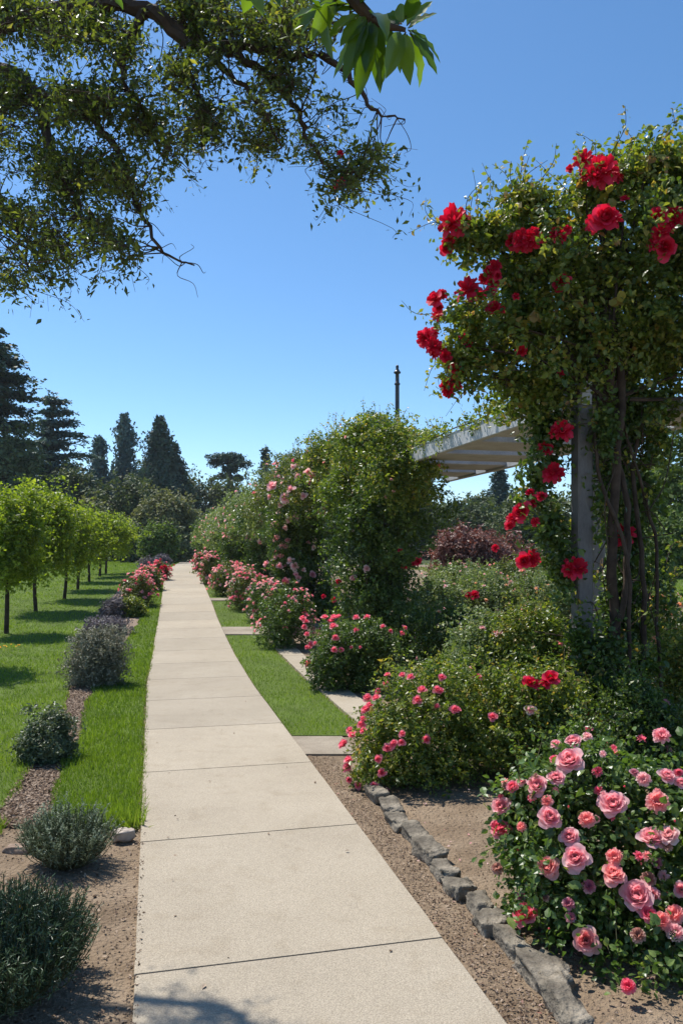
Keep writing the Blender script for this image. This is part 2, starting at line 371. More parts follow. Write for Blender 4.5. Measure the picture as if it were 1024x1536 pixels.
def blooms_rand(parent, blobs, n, rad, mats, style='rose', lod=2, rng=R, zmin=.2, cluster=1, front=True, name='rose_bloom'):
    k = 0; tries = 0
    while k < n and tries < n * 30:
        tries += 1
        c, r = blobs[rng.integers(len(blobs))]; c = np.asarray(c, float); r = np.broadcast_to(np.asarray(r, float), (3,))
        d = nrm(rng.normal(size=3) + [0, 0, .4])
        if front and d @ nrm(CAM - c) < -.25: continue
        p = c + d * r * rng.uniform(.98, 1.1)
        if p[2] < g(p[1]) + zmin: continue
        if any(np.linalg.norm((p - np.asarray(c2)) / r2) < .9 for c2, r2 in blobs if c2 is not c and not np.array_equal(c2, c)): continue
        for _ in range(1 if cluster == 1 else rng.integers(1, cluster + 1)):
            if k >= n: break
            pp = p + rng.normal(size=3) * rad * 1.1 * (cluster > 1)
            put_bloom(parent, pp, rad * rng.uniform(.7, 1.2), d + np.array([0, -.3, .5]) + rng.normal(size=3) * .2, mats[rng.integers(len(mats))], style, lod, name, rng)
            k += 1

# ------------------------------------------------------------------ SETTING
def ribbon(mb, sl, sr, y0, y1, z, bend=True, nx=1, skirt=0):
    ys = [y0] + [y for y in GY if y0 < y < y1] + [y1]
    f = lambda s, y: s(y) if callable(s) else s
    rows = []
    for y in ys:
        a, b = f(sl, y), f(sr, y)
        rows.append([W(a + (b - a) * i / nx, y, z, bend) for i in range(nx + 1)])
    V = np.array(rows); n = nx + 1
    a = np.arange(len(ys) - 1)[:, None] * n + np.arange(nx)[None]
    mb.add(V, q=np.stack([a, a + 1, a + n + 1, a + n], -1).reshape(-1, 4))
def xr(mb, xl, xrr, y0, y1, z):
    ys = [y0] + [y for y in GY if y0 < y < y1] + [y1]
    V = np.array([[[xl, y, g(y) + z], [xrr, y, g(y) + z]] for y in ys])
    a = np.arange(len(ys) - 1) * 2
    mb.add(V, q=np.stack([a, a + 1, a + 3, a + 2], -1))
def structure(o, name=None): o['kind'] = 'structure'; return o

mb = MB(); xr(mb, -600, 600, -30, 640, -.012); structure(mb.build('ground', M['farground']))
mb = MB(); xr(mb, -45, 30, -8, 46, -.004); structure(mb.build('soil', M['soil']))
# left bed edges in (s, Y)
def edge(tab):
    ys = [groundY(py) for px, py in tab]; ss = [P(px, py, y)[0] + .2358 * y - D(y) for (px, py), y in zip(tab, ys)]
    o = np.argsort(ys); ys = np.array(ys)[o]; ss = np.array(ss)[o]
    return lambda Y: float(np.interp(Y, ys, ss))
bedL = edge([(0, 1221), (23, 1185), (46, 1150), (75, 1100), (100, 1058), (108, 1020), (110, 985), (140, 940), (160, 905), (190, 873), (222, 852)])
bedR = edge([(76, 1221), (86, 1170), (117, 1104), (137, 1038), (170, 985), (203, 942), (221, 900), (235, 873), (250, 853)])
SG0, SG1 = -.07, 1.25
def jag(f, a, seed):
    rr = np.random.default_rng(seed); k = rr.uniform(1, 9, 5); p = rr.uniform(0, 6, 5)
    return lambda Y: (f(Y) if callable(f) else f) + a * float(np.sin(k * Y + p).sum()) / 2.5
bl, br = jag(bedL, .035, 1), jag(bedR, .03, 2)
mb = MB(); ribbon(mb, lambda y: -45 + .23 * y, bl, 5.15, 120, .008); structure(mb.build('lawn', M['lawnbase']))
mb = MB(); ribbon(mb, lambda y: bl(y) + .01, lambda y: br(y) - .01, 4.95, 44, .004); structure(mb.build('mulch_bed', M['mulch']))
mb = MB(); ribbon(mb, br, -.09, 4.86, 62, .008); structure(mb.build('grass_verge', M['lawnbase']))
RG = [(7.29, 15.25), (16.5, 21.3), (22.0, 62)]
mb = MB()
for a, b in RG: ribbon(mb, 1.27, 1.97, a, b, .01)
structure(mb.build('grass_verge', M['lawnbase']))
# path slabs
def slab(mb, s0, s1, y0, y1, z=.03, skirt=.06, seed=0, dirn=True, bend=True):
    """chamfered slab following (s,Y)"""
    ys = [y0] + [y for y in GY if y0 + .05 < y < y1 - .05] + [y1]
    c = .004; dy = -.2358 * 1.0
    rr = np.random.default_rng(seed)
    rows = []
    for i, y in enumerate(ys):
        row = []
        for s, zz in ((s0, -skirt), (s0, -c), (s0 + c, 0), (s1 - c, 0), (s1, -c), (s1, -skirt)):
            yy = y + (s - .6) * .2295 if dirn else y       # joints perpendicular to the path
            end = (i == 0) - (i == len(ys) - 1)
            row.append(W(s + rr.normal() * .0015, yy + (c * end if zz == 0 else 0), z + zz, bend))
        rows.append(row)
    fr = [[p + np.array([0, 0, -skirt if j in (1, 2, 3, 4) else 0]) for j, p in enumerate(rows[0])]]
    bk = [[p + np.array([0, 0, -skirt if j in (1, 2, 3, 4) else 0]) for j, p in enumerate(rows[-1])]]
    rows = fr + rows + bk
    V = np.array(rows); n = 6
    a = np.arange(len(rows) - 1)[:, None] * n + np.arange(5)[None]
    mb.add(V, q=np.stack([a, a + 1, a + n + 1, a + n], -1).reshape(-1, 4), tint=float(rr.random()))
mb = MB(); y = 3.3 - 1.43 * 3; k = 0
while y < 90:
    L = 1.43 if y < 60 else 3; slab(mb, SG0, SG1, y + (.0017 if y < 12 else .0008), y + L - (.0017 if y < 12 else .0008), .03, seed=k); y += L; k += 1
structure(mb.build('path', M['concrete']))
nt = M['concrete'].node_tree; pb = nt.nodes['Principled BSDF']; srcc = pb.inputs['Base Color'].links[0].from_socket
at = nt.nodes.new('ShaderNodeAttribute'); at.attribute_name = 'tint'; rp_ = ramp(nt, [(0, (.90, .90, .905)), (1, (1.06, 1.05, 1.04))]); nt.links.new(at.outputs['Fac'], rp_.inputs[0])
mx = nt.nodes.new('ShaderNodeMix'); mx.data_type = 'RGBA'; mx.blend_type = 'MULTIPLY'; mx.inputs[0].default_value = 1; nt.links.new(srcc, mx.inputs[6]); nt.links.new(rp_.outputs[0], mx.inputs[7]); nt.links.new(mx.outputs[2], pb.inputs['Base Color'])
mb = MB(); ribbon(mb, SG0 + .01, SG1 - .01, -1, 90, .0255); structure(mb.build('path_joint', M['joint']))
mb = MB()
slab(mb, 1.256, 2.0, 15.3, 16.45, .026, dirn=False); slab(mb, 1.256, 2.0, 21.35, 21.95, .026, dirn=False)
slab(mb, 1.256, 1.72, 6.62, 7.26, .012, dirn=False)
structure(mb.build('crossing_path', surf('worn_concrete', [(.3, (.22, .18, .135)), (.7, (.34, .29, .225))], 3, 10, .5, 120, .9, .008, (190, .3))))
mb = MB(); y = 6.75
while y < 44: slab(mb, 2.0, 2.36, y, y + 1.495, .02, seed=int(y), dirn=False); y += 1.5
structure(mb.build('kerb', M['concrete']))
mb = MB(); xr(mb, -16, -5.9, 26.3, 29.2, .02)
V = np.array([[-26, 34.5, 0], [-26, 38, 0], [-12.5, 30.5, 0], [-12.2, 29.3, 0]]);
mb = MB(); ys = [28.8, 30, 31.5, 33]
mb.add([[-30, 30.6, g(30.6) + .03], [-11.2, 28.0, g(28) + .03], [-11.4, 29.6, g(29.6) + .03], [-30, 32.6, g(32.6) + .03]], q=[[0, 1, 2, 3]])
structure(mb.build('side_path', M['concrete']))
mb = MB(); xr(mb, 9, 30, 18, 60, .006); structure(mb.build('lawn', M['lawnbase']))

# grass blades
def blades(name, sl, sr, y0, y1, dens, label, h=.045, bend=True, edge_tall=0, cap=None):
    mb = MB(); rng = np.random.default_rng(hash(name) % 1000 if False else int(y0 * 100) + 3)
    f = lambda s, y: s(y) if callable(s) else s
    edges = np.geomspace(y0, y1, 24)
    for a, b in zip(edges[:-1], edges[1:]):
        ym = (a + b) / 2; s0, s1 = f(sl, ym), f(sr, ym)
        vis = -(CX + 30) / F * ym + .2358 * ym - float(D(ym))
        s0v = max(s0, vis - .4); 
        if s1 <= s0v: continue
        n = int(dens * (5 / ym) ** 1.75 * (s1 - s0v) * (b - a))
        Y = rng.uniform(a, b, n); u = rng.random(n)
        S0 = np.array([max(f(sl, yy), vis - .4) for yy in Y]) if callable(sl) else np.full(n, s0v)
        S1 = np.array([f(sr, yy) for yy in Y]) if callable(sr) else np.full(n, s1)
        S = S0 + (S1 - S0) * u
        X = S - .2358 * Y + D(Y); Z = g(Y) + .006
        pos = np.stack([X, Y, Z], -1)
        patch = .5 + .5 * np.sin(X * 2.3 + 1.7 * np.sin(Y * 1.1)) * np.sin(Y * 1.9 + 1.3 * np.sin(X * 1.7))
        ax = rng.normal(size=(n, 3)) * .45 + [0, 0, 1]
        hh = h * rng.uniform(.5, 1.25, n) * (.8 + .4 * patch)
        if edge_tall: hh *= 1 + edge_tall * np.exp(-(Y - y0) / .2)
        wid = max(1.0, (ym / 5) ** .85) * 1.15
        place(mb, pos, rng.normal(size=(n, 3)) * [1, 1, .1], hh, np.clip(.35 * patch + .65 * rng.random(n) - .08, 0, 1), BLADE, axis=ax, rng=rng, wide=wid)
    o = mb.build(name, M['grass']); tag(o, label, None, None, 'stuff'); return o
blades('grass', lambda y: -45 + .23 * y, jag(bedL, .05, 1), 5.1, 60, 5200, 'mown green lawn left of the shrub bed, with young trees on it')
blades('grass', br, -.05, 4.84, 60, 7800, 'green grass strip between mulch bed and concrete path', .055, edge_tall=.9)
for (a, b), lb_ in zip(RG, ['longest near grass strip right of the path', 'short grass strip right of path beyond the crossing', 'far grass strip right of the path']):
    blades('grass', 1.232, 1.995, a, b, 7000, lb_, .035)
blades('grass', -2.9, lambda y: -.9, 4.72, 5.0, 7000, 'ragged grass fringe behind the lavender', .06)
blades('grass', lambda y: 11, lambda y: 22, 19, 40, 4000, 'sunny lawn beyond the roses at right', .05)

# litter on soil
def scatter(name, n, sampler, size, mat, label, rng, flat=True):
    mb = MB(); pos = sampler(n, rng); 
    nor = rng.normal(size=(len(pos), 3)) * .35 + [0, 0, 1]
    place(mb, pos, nor, size * rng.uniform(.4, 1.3, len(pos)), rng.random(len(pos)), LEAF4, rng=rng, wide=.9)
    o = mb.build(name, mat); tag(o, label, None, None, 'stuff')
def samp(s0, s1, y0, y1, z=.006):
    def f(n, rng):
        Y = y0 + (y1 - y0) * rng.random(n) ** 1.5; a = s0; b = s1
        A = np.array([a(y) for y in Y]) if callable(a) else a; B = np.array([b(y) for y in Y]) if callable(b) else b
        S = A + (B - A) * rng.random(n)
        return np.stack([S - .2358 * Y + D(Y), Y, g(Y) + z + .006 * rng.random(n)], -1)
    return f
rl = np.random.default_rng(5)
scatter('leaf_litter', 9000, samp(lambda y: bedL(y) - .02, lambda y: bedR(y) + .02, 4.9, 16, .008), .028, M['deadleaf'], 'brown wood chips and dry leaves in the shrub bed', rl)
scatter('leaf_litter', 2200, samp(-1.9, -.1, 2.4, 4.9, .0), .022, M['deadleaf'], 'dry leaves and chips on the soil by the lavender', rl)
scatter('leaf_litter', 2600, samp(1.26, 1.46, 2.3, 6.6, .0), .016, M['deadleaf'], 'dry debris between path edge and edging stones', rl)
scatter('leaf_litter', 3800, samp(1.6, 3.6, 2.3, 7.2, .0), .016, M['deadleaf'], 'dry petals and chips on soil under the rose bushes', rl)
scatter('leaf_litter', 26, samp(0, 1.2, 2.6, 9, .034), .028, M['deadleaf'], 'a few small dry leaves lying on the concrete path', rl)
scatter('leaf_litter', 1500, samp(-.10, -.045, 2.4, 12, .026), .015, M['deadleaf'], 'crumbs and dry leaves along left path edge', rl)
scatter('fallen_petals', 130, samp(1.6, 3.0, 2.5, 6.6, .008), .028, M['palepink'], 'pale fallen petals on soil under the rose bushes', rl)
scatter('fallen_petals', 30, samp(1.26, 1.46, 2.5, 6.6, .006), .022, M['faded'], 'faded petals in debris by the path edge', rl)
# pebbles
def pebbles(name, n, s, size, label, mat, seed):
    rng = np.random.default_rng(seed); mb = MB(); pos = s(n, rng)
    oc = np.array([[1,0,0],[-1,0,0],[0,1,0],[0,-1,0],[0,0,1],[0,0,-1]], float)
    ft = [[0,2,4],[2,1,4],[1,3,4],[3,0,4],[2,0,5],[1,2,5],[3,1,5],[0,3,5]]
    sz = size * rng.uniform(.35, 1, n) ** 1.5
    V = oc[None] * sz[:, None, None] * rng.uniform(.6, 1.2, (n, 1, 3)) * [1, 1, .7] + rng.normal(size=(n, 6, 3)) * sz[:, None, None] * .15 + pos[:, None]
    mb.add(V, t=(np.array(ft)[None] + (np.arange(n) * 6)[:, None, None]).reshape(-1, 3), tint=.5)
    tag(mb.build(name, mat), label, None, None, 'stuff')
pebbles('gravel', 9000, samp(1.6, 3.7, 2.3, 7.2, -.002), .006, 'fine grit on the rose bed soil', M['chip'], 3)
pebbles('gravel', 3500, samp(1.255, 1.5, 2.3, 6.6, -.002), .006, 'grit and clods between path and edging stones', M['chip'], 4)
pebbles('gravel', 7000, samp(-2.0, -.08, 2.3, 4.9, -.002), .007, 'grit and clods on the soil at the lower left', M['chip'], 5)
pebbles('gravel', 3500, samp(bedL, bedR, 4.9, 12, .004), .014, 'coarse chips and clods in the shrub bed', M['chip'], 6)

# ------------------------------------------------------------------ rocks
def rock(name, c, half, seed, label, cat, group=None, rot=0, flat=.0, mat='rock', sub=14):
    rng = np.random.default_rng(seed); n = sub; mb = MB(); half = np.asarray(half)
    th = np.linspace(0, 2 * np.pi, 2 * n, endpoint=False); ph = np.linspace(.001, np.pi - .001, n)
    TH, PH = np.meshgrid(th, ph); d = np.stack([np.cos(TH) * np.sin(PH), np.sin(TH) * np.sin(PH), np.cos(PH)], -1)
    e = .55; sq = np.sign(d) * np.abs(d) ** e
    sq = sq / np.max(np.abs(sq), axis=-1, keepdims=True) ** .35
    n1, n2, n3 = Noise(rng, .12, 1.4), Noise(rng, .09, 4), Noise(rng, .05, 11)
    sh = sq * (n1(d) * n2(d) * n3(d))[..., None] * half
    sh = sh + np.array([rng.normal() * .2, rng.normal() * .1, 0]) * (sh[..., 2:3] / half[2]) * half[0] * .3
    ca, sa = math.cos(rot), math.sin(rot)
    Rm = np.array([[ca, -sa, 0], [sa, ca, 0], [0, 0, 1]])
    tz = rng.normal() * .08; Rt = np.array([[1, 0, 0], [0, math.cos(tz), -math.sin(tz)], [0, math.sin(tz), math.cos(tz)]])
    V = (sh.reshape(-1, 3) @ Rt.T) @ Rm.T + np.asarray(c)
    m = 2 * n; a = np.arange(n - 1)[:, None] * m + np.arange(m)[None]; b = np.arange(n - 1)[:, None] * m + (np.arange(m)[None] + 1) % m
    mb.add(V, q=np.stack([a, a + m, b + m, b], -1).reshape(-1, 4))
    o = bpy.data.objects.new(name, mb.mesh(name, M[mat], True, c)); col.objects.link(o); o.location = [float(v) for v in c]
    tag(o, label, cat, group); return o
stones = [5.62, 5.36, 5.08, 4.80, 4.55, 4.31, 4.07, 3.86, 3.68, 3.52, 3.32, 3.06, 2.78, 2.50, 2.24]
desc = ['pale edging stone at the far end of the row, under the pink rose bush', 'rounded edging stone, second from the far end of the row',
        'wide pale grey edging stone, third from the far end', 'low brown tinged edging stone, fourth from the far end', 'squarish edging stone, fifth from the far end of the row',
        'small rounded edging stone, sixth from the far end', 'long pale edging stone, seventh from the far end', 'broad edging stone, eighth from the far end of the row',
        'dark small edging stone wedged in mid row beside a pale chip', 'upright grey edging stone just nearer than the dark one', 'long flat grey edging stone beside the bare soil',
        'large edging stone next to the near rose shadow', 'big pale edging stone near the bottom edge of the photo', 'nearest fully seen edging stone at the bottom of the row', 'edging stone cut off by the bottom edge']
for i, y in enumerate(stones):
    nx = stones[i + 1] if i + 1 < len(stones) else y - .3
    ln = (y - nx) / 2 * 1.03; c = W(1.53 + .02 * math.sin(i * 2.1), (y + nx) / 2, .018)
    rr = .6 if i == 8 else 1
    rock('edging_stone', c, [.060 + .008 * math.sin(i * 3.3), ln * .94, .047 + .006 * math.cos(i * 1.7)], 40 + i, desc[i], 'stone', 'stones edging the rose bed', math.radians(13.3) + .08 * math.sin(i * 5))
rock('pale_stone', P(185, 1252, groundY(1262)) * 1, [.05, .03, .028], 3, 'pinkish white stone at the corner of grass strip beside the lavender', 'stone', None, .4, mat='rock')
pr = surf('pale_rock', [(.3, (.30, .24, .19)), (.7, (.55, .48, .42))], 8, 8, .5, 30, .9, .01)
bpy.data.objects['pale_stone'].data.materials[0] = pr
for i, (px, py, r_, lb) in enumerate([(30, 1275, .07, 'flat reddish stone half hidden left of the lavender'), (103, 1298, .045, 'reddish stone at the foot of lavender'), (60, 1360, .06, 'flat pale stone between lavender and dark shrub'),
                                  (735, 1385, .028, 'small pale chip of stone on the soil beside the dark edging stone')]):
    yy = groundY(py); o = rock('flat_stone', [P(px, py, yy)[0], yy, .008], [r_, r_ * .6, r_ * .3], 80 + i, lb, 'stone', None, .3 * i)
    o.data.materials[0] = surf('brown_rock', [(.3, (.16, .11, .08)), (.7, (.34, .25, .19))], 12, 8, .5, 40, .9, .01) if i < 3 else pr

# ------------------------------------------------------------------ shrubs
def sub_blobs(c, r, n, rng, base=True):
    c = np.asarray(c); r = np.asarray(r); bl = [(c, r * .86)]
    for _ in range(n):
        d = nrm(rng.normal(size=3) + [0, 0, .35]); f = rng.uniform(.35, .55)
        bl.append((c + d * r * (1 - f) * .98, r * f * rng.uniform(.9, 1.15)))
    if base:
        for i in range(5):
            a = i * 1.2566 + rng.uniform(-.3, .3); f = rng.uniform(.42, .55)
            bl.append((c + np.array([math.cos(a) * r[0] * .5, math.sin(a) * r[1] * .5, -r[2] * .5]), np.array([r[0] * f, r[1] * f, r[2] * .55])))
    return bl
def stems(mb, base, pts, k, r0, rng, n=4):
    idx = rng.choice(len(pts), min(k, len(pts)), replace=False)
    for i in idx:
        e = pts[i]; b = np.asarray(base) + rng.normal(size=3) * [.04, .04, 0] ; b[2] = g(b[1]) - .03
        m = b * .45 + e * .55 + np.array([0, 0, .12 * abs(e[2] - b[2])]) + rng.normal(size=3) * .03
        p = smooth([b, m, e], n); tube(mb, p, np.linspace(r0, r0 * .3, len(p)), 5)
def shrub(name, label, cat, px, top, bot, hw, mat, n, leaf, seed, group=None, dr=1.0, nsub=8, Y=None, blobs=None, tpl=LEAF4, clump=None, up=.45,
          nsh=20, shl=.18, stemr=.008, base=None, wide=1, per=14, amp=.16, droop=.2, tilt=.7, rx_m=None, per_stems=14, gapf=.0):
    gapf = 1.0 if cat == 'rose bush' and not name == 'x' and blobs is not None else gapf
    rng = np.random.default_rng(seed)
    if blobs is None:
        Yb = groundY(bot) if Y is None else Y
        rx = hw / F * Yb; Yc = Yb + (rx * dr * .8 if Y is None else 0); rx = hw / F * Yc
        zt = CH + (HZ - top) / F * Yc; zb = float(g(Yc)); rz = (zt - zb) / 2 * 1.02
        c = np.array([(px - CX) / F * Yc, Yc, zb + rz * .98])
        blobs = sub_blobs(c, [rx, rx * dr, rz], nsub, rng)
    else: c = np.asarray(blobs[0][0])
    b = base if base is not None else np.array([c[0], c[1], float(g(c[1]))])
    root = empty(name, b, label, cat, group)
    mb = MB(); ms = MB()
    pts = crown(mb, blobs, int(n * 1.5), leaf * .95, clump or leaf * 2.0, per, gap=gapf, core=.3, rng=rng, tpl=tpl, up=up, wide=wide, amp=amp, droop=droop, tilt=tilt)
    stems(ms, b, pts, per_stems, stemr, rng)
    if nsh: shoots(mb, ms, blobs, nsh, shl, leaf, rng, tpl)
    mb.build('foliage', M[mat], root); ms.build('stem', M['stem'], root)
    return root, blobs, rng

# spiky herb shrubs (lavender, rosemary): upright leafy stems
def herb(name, label, cat, base, rx, ry, h, mat, n, seed, group=None, leaf=.022, dens=26, lean=.55, tips=None):
    rng = np.random.default_rng(seed); root = empty(name, base, label, cat, group); mb = MB(); ms = MB(); mt = MB(); base = np.asarray(base, float)
    for i in range(n):
        a = rng.uniform(0, 6.283); r = math.sqrt(rng.random()); d = np.array([math.cos(a) * rx * r, math.sin(a) * ry * r, 0])
        hh = h * (1 - .38 * r * r) * rng.uniform(.72, 1.08)
        b = base + d * .35; e = base + d * (1 + .1 * rng.random()) + [0, 0, hh]
        e[:2] += rng.normal(size=2) * .02
        m = b * .5 + e * .5 + d * .12 * lean * 2 + rng.normal(size=3) * .008
        p = smooth([b, m, e], 4); tube(ms, p, np.linspace(.0025, .0012, len(p)), 3)
        k = dens; t = .22 + .78 * rng.random(k); fi = t * (len(p) - 1); i0 = np.minimum(fi.astype(int), len(p) - 2); fr = (fi - i0)[:, None]
        pos = p[i0] * (1 - fr) + p[i0 + 1] * fr
        axd = nrm(e - b) * .9 + rng.normal(size=(k, 3)) * .55
        place(mb, pos, rng.normal(size=(k, 3)), leaf * rng.uniform(.6, 1.2, k), np.clip(.3 * rng.random() + .7 * rng.random(k), 0, 1), NEEDLE if leaf < .03 else LEAF4, axis=axd, rng=rng, wide=1.2)
        if tips and rng.random() < tips:
            kk = 14; pos = e + np.outer(rng.uniform(0, .055, kk), nrm(e - b)); 
            place(mt, pos, rng.normal(size=(kk, 3)), .012, .6 + .4 * rng.random(kk), LEAF4, rng=rng)
    mb.build('foliage', M[mat], root); ms.build('stem', M['stem'], root)
    if mt.n: mt.build('flower_spike', M['purplegrey'] if tips > .5 else M['lav'], root)
    return root
yb = groundY(1305)
herb('lavender', 'silvery green lavender bush on the soil at the end of the grass strip', 'lavender', [(102 - CX) / F * 4.32, 4.32, 0], .25, .22, .31, 'lav', 620, 11, tips=.18, leaf=.018, dens=30)
r_ = herb('rosemary', 'dark green needle leaved shrub cut off by the left edge at the bottom', 'shrub', [(6 - CX) / F * 3.05, 3.05, 0], .32, .38, .40, 'rosemary', 1300, 12, leaf=.021, dens=32)
rr = np.random.default_rng(3)
for px, py in [(32, 1362), (27, 1477), (34, 1403), (8, 1440)]:
    put_bloom(r_, P(px, py, 3.12), .011, [0, -1, .6], 'yellow', 'rose', 2, 'flower', rr)
shrub('shrub', 'small dark green shrub alone in the mulch strip', 'shrub', 70, 1060, 1150, 42, 'darkshrub', 16000, .024, 21, nsub=7, nsh=20, shl=.06, clump=.05, amp=.25)
shrub('shrub', 'largest rounded grey green shrub left of the path', 'shrub', 144, 938, 1034, 49, 'grey', 26000, .026, 22, 'grey shrubs in the bed left of the path', dr=.9, nsub=12, nsh=60, shl=.09, clump=.06, amp=.32)
shrub('shrub', 'low purple grey shrub touching the back of the large grey one', 'shrub', 161, 923, 956, 35, 'purplegrey', 7000, .04, 23, 'grey shrubs in the bed left of the path', nsub=6, nsh=0)
shrub('shrub', 'narrow purple grey shrub beyond the low one', 'shrub', 172, 893, 928, 22, 'purplegrey', 5000, .045, 24, 'grey shrubs in the bed left of the path', nsub=5, shl=.08)
shrub('shrub', 'small bright green shrub beside the purple grey ones', 'shrub', 200, 893, 927, 19, 'rose_lit', 4000, .045, 25, nsub=5, shl=.08)
for i, (px, top, bot, hw, mats, lb) in enumerate([
        (206, 858, 912, 26, ['hotpink', 'pink'], 'nearest pink flowering bush in the bed left of the path'),
        (226, 848, 888, 19, ['hotpink', 'coral'], 'second pink flowering bush in the bed left of the path'),
        (240, 843, 872, 14, ['hotpink', 'red'], 'red and pink flowering bush farthest along the left bed')]):
    ro, bb, rng = shrub('rose_bush', lb, 'rose bush', px, top, bot, hw, 'rose_mix', 5000, .05, 30 + i, 'flowering bushes left of the path', nsub=6, shl=.08)
    blooms_rand(ro, bb, 70, .05 + .006 * i, mats, lod=2, rng=rng, cluster=3)
for i, (px, top, bot, hw, lb) in enumerate([(244, 831, 847, 12, 'distant lavender clump beside the far bend of the path'), (228, 836, 858, 20, 'distant lavender clump at the end of the left bed')]):
    shrub('lavender', lb, 'lavender', px, top, bot, hw, 'purplegrey', 2500, .09, 36 + i, 'distant lavender', nsub=5, nsh=0)

# pink bushes right of path, far to near
rowR = [(306, 826, 862, 14), (319, 832, 878, 19), (342, 842, 896, 26), (372, 850, 918, 32), (400, 866, 938, 34), (427, 872, 976, 46)]
lbR = ['farthest pink rose bush beside the right of the path', 'second farthest pink rose bush right of the path', 'low pale pink rose bush at the far grass strip',
       'pink rose bush beside the short grass strip', 'pink rose bush just before the little crossing path', 'tall pink rose bush at the corner of the crossing path']
for i, (px, top, bot, hw) in enumerate(rowR):
    ro, bb, rng = shrub('rose_bush', lbR[i], 'rose bush', px, top, bot, hw, 'rose_mix' if i < 4 else 'rose', [4000, 5000, 7000, 9000, 11000, 16000][i], [.07, .06, .05, .045, .04, .036][i], 50 + i,
                        'pink rose bushes lining the right of the path', dr=1.15, nsub=8, shl=.14, nsh=25)
    blooms_rand(ro, bb, [60, 70, 95, 95, 95, 80][i], [.075, .065, .055, .05, .045, .042][i], ['hotpink', 'pink', 'coral', 'palepink'], lod=2, rng=rng, cluster=3)
Z5 = lambda x, y, r, *a: (280 + x / 2.438, 600 + y / 2.438, r, *a)
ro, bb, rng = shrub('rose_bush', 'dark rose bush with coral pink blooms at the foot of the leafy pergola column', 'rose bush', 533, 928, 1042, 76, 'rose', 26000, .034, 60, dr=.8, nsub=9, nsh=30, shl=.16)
blooms_px(ro, bb, [Z5(x, y, r) for x, y, r in [(440,858,5),(445,965,6),(430,830,5),(455,895,6),(425,800,6),(505,797,6),(540,800,8),(535,830,7),(543,870,6),(540,915,6),(620,798,6),(660,796,6),(717,830,5),(620,843,5),(795,835,5),(785,855,5),(743,845,4),(565,915,5),(450,905,5),(470,890,4),(436,812,5),(555,795,6),(525,812,6),(440,905,4),(600,905,3),(634,905,3)]], 'hotpink', lod=1, rng=rng)
Z8 = lambda x, y, r, *a: (480 + x / 1.882, 1000 + y / 1.882, r / 1.882, *a)
# mid bush: explicit blobs
Yc = 6.3
def B(px, py, Y, rx, ry, rd): return (P(px, py, Y), np.array([rx / F * Y, rd, ry / F * Y]))
mid = [B(640, 1085, 6.1, 95, 90, .5), B(590, 1110, 5.9, 62, 75, .38), B(700, 1090, 6.2, 80, 85, .5), B(655, 1030, 6.3, 60, 50, .4), B(735, 1060, 6.4, 60, 70, .45), B(560, 1150, 5.75, 32, 40, .22), B(640, 1140, 5.85, 70, 50, .35)]
ro, bb, rng = shrub('rose_bush', 'bushy rose with small hot pink blooms at the far end of the edging stones', 'rose bush', 0, 0, 0, 0, 'rose_lit', 40000, .030, 61, blobs=mid, nsh=60, shl=.16, base=np.array([.65, 6.1, 0]), stemr=.01, per_stems=24)
L2 = [(190,25),(185,50),(165,72),(160,90),(133,90),(130,122),(122,148),(85,180),(124,182),(70,215),(80,265),(78,285),(82,318),(107,335),(158,343),(165,260),(172,300),(190,232),(210,215),(232,190),(228,215),(300,205),(286,67),(275,95),(329,114),(340,70),(343,32),(385,124),(443,32),(486,144),(232,25),(255,30),(140,110),(115,165),(92,195),(66,222),(150,335),(186,352),(205,222),(330,66),(378,122)]
blooms_px(ro, bb, [Z8(x, y, 11 + (i * 7) % 6) for i, (x, y) in enumerate(L2)], 'hotpink', lod=1, rng=rng)

# near pink rose bush
near = [B(900, 1330, 3.65, 130, 130, .36), B(830, 1235, 3.75, 75, 85, .28), B(960, 1210, 3.8, 110, 85, .34), B(1040, 1330, 3.6, 120, 150, .36), B(865, 1370, 3.5, 78, 75, .24), B(975, 1430, 3.35, 90, 95, .26),
        B(800, 1300, 3.7, 48, 60, .2), B(1110, 1250, 3.7, 90, 120, .36), B(1100, 1430, 3.35, 100, 120, .3), B(880, 1160, 3.85, 60, 48, .2), B(795, 1215, 3.8, 42, 50, .18), B(930, 1490, 3.12, 55, 55, .14), B(1020, 1510, 3.08, 70, 70, .2)]
ro, bb, rng = shrub('rose_bush', 'large near rose bush full of big light pink blooms at lower right', 'rose bush', 0, 0, 0, 0, 'rose_near', 46000, .033, 62, blobs=near, nsh=80, shl=.16, tpl=LEAF8, base=np.array([1.6, 3.75, 0]), stemr=.011, clump=.09, per_stems=40)
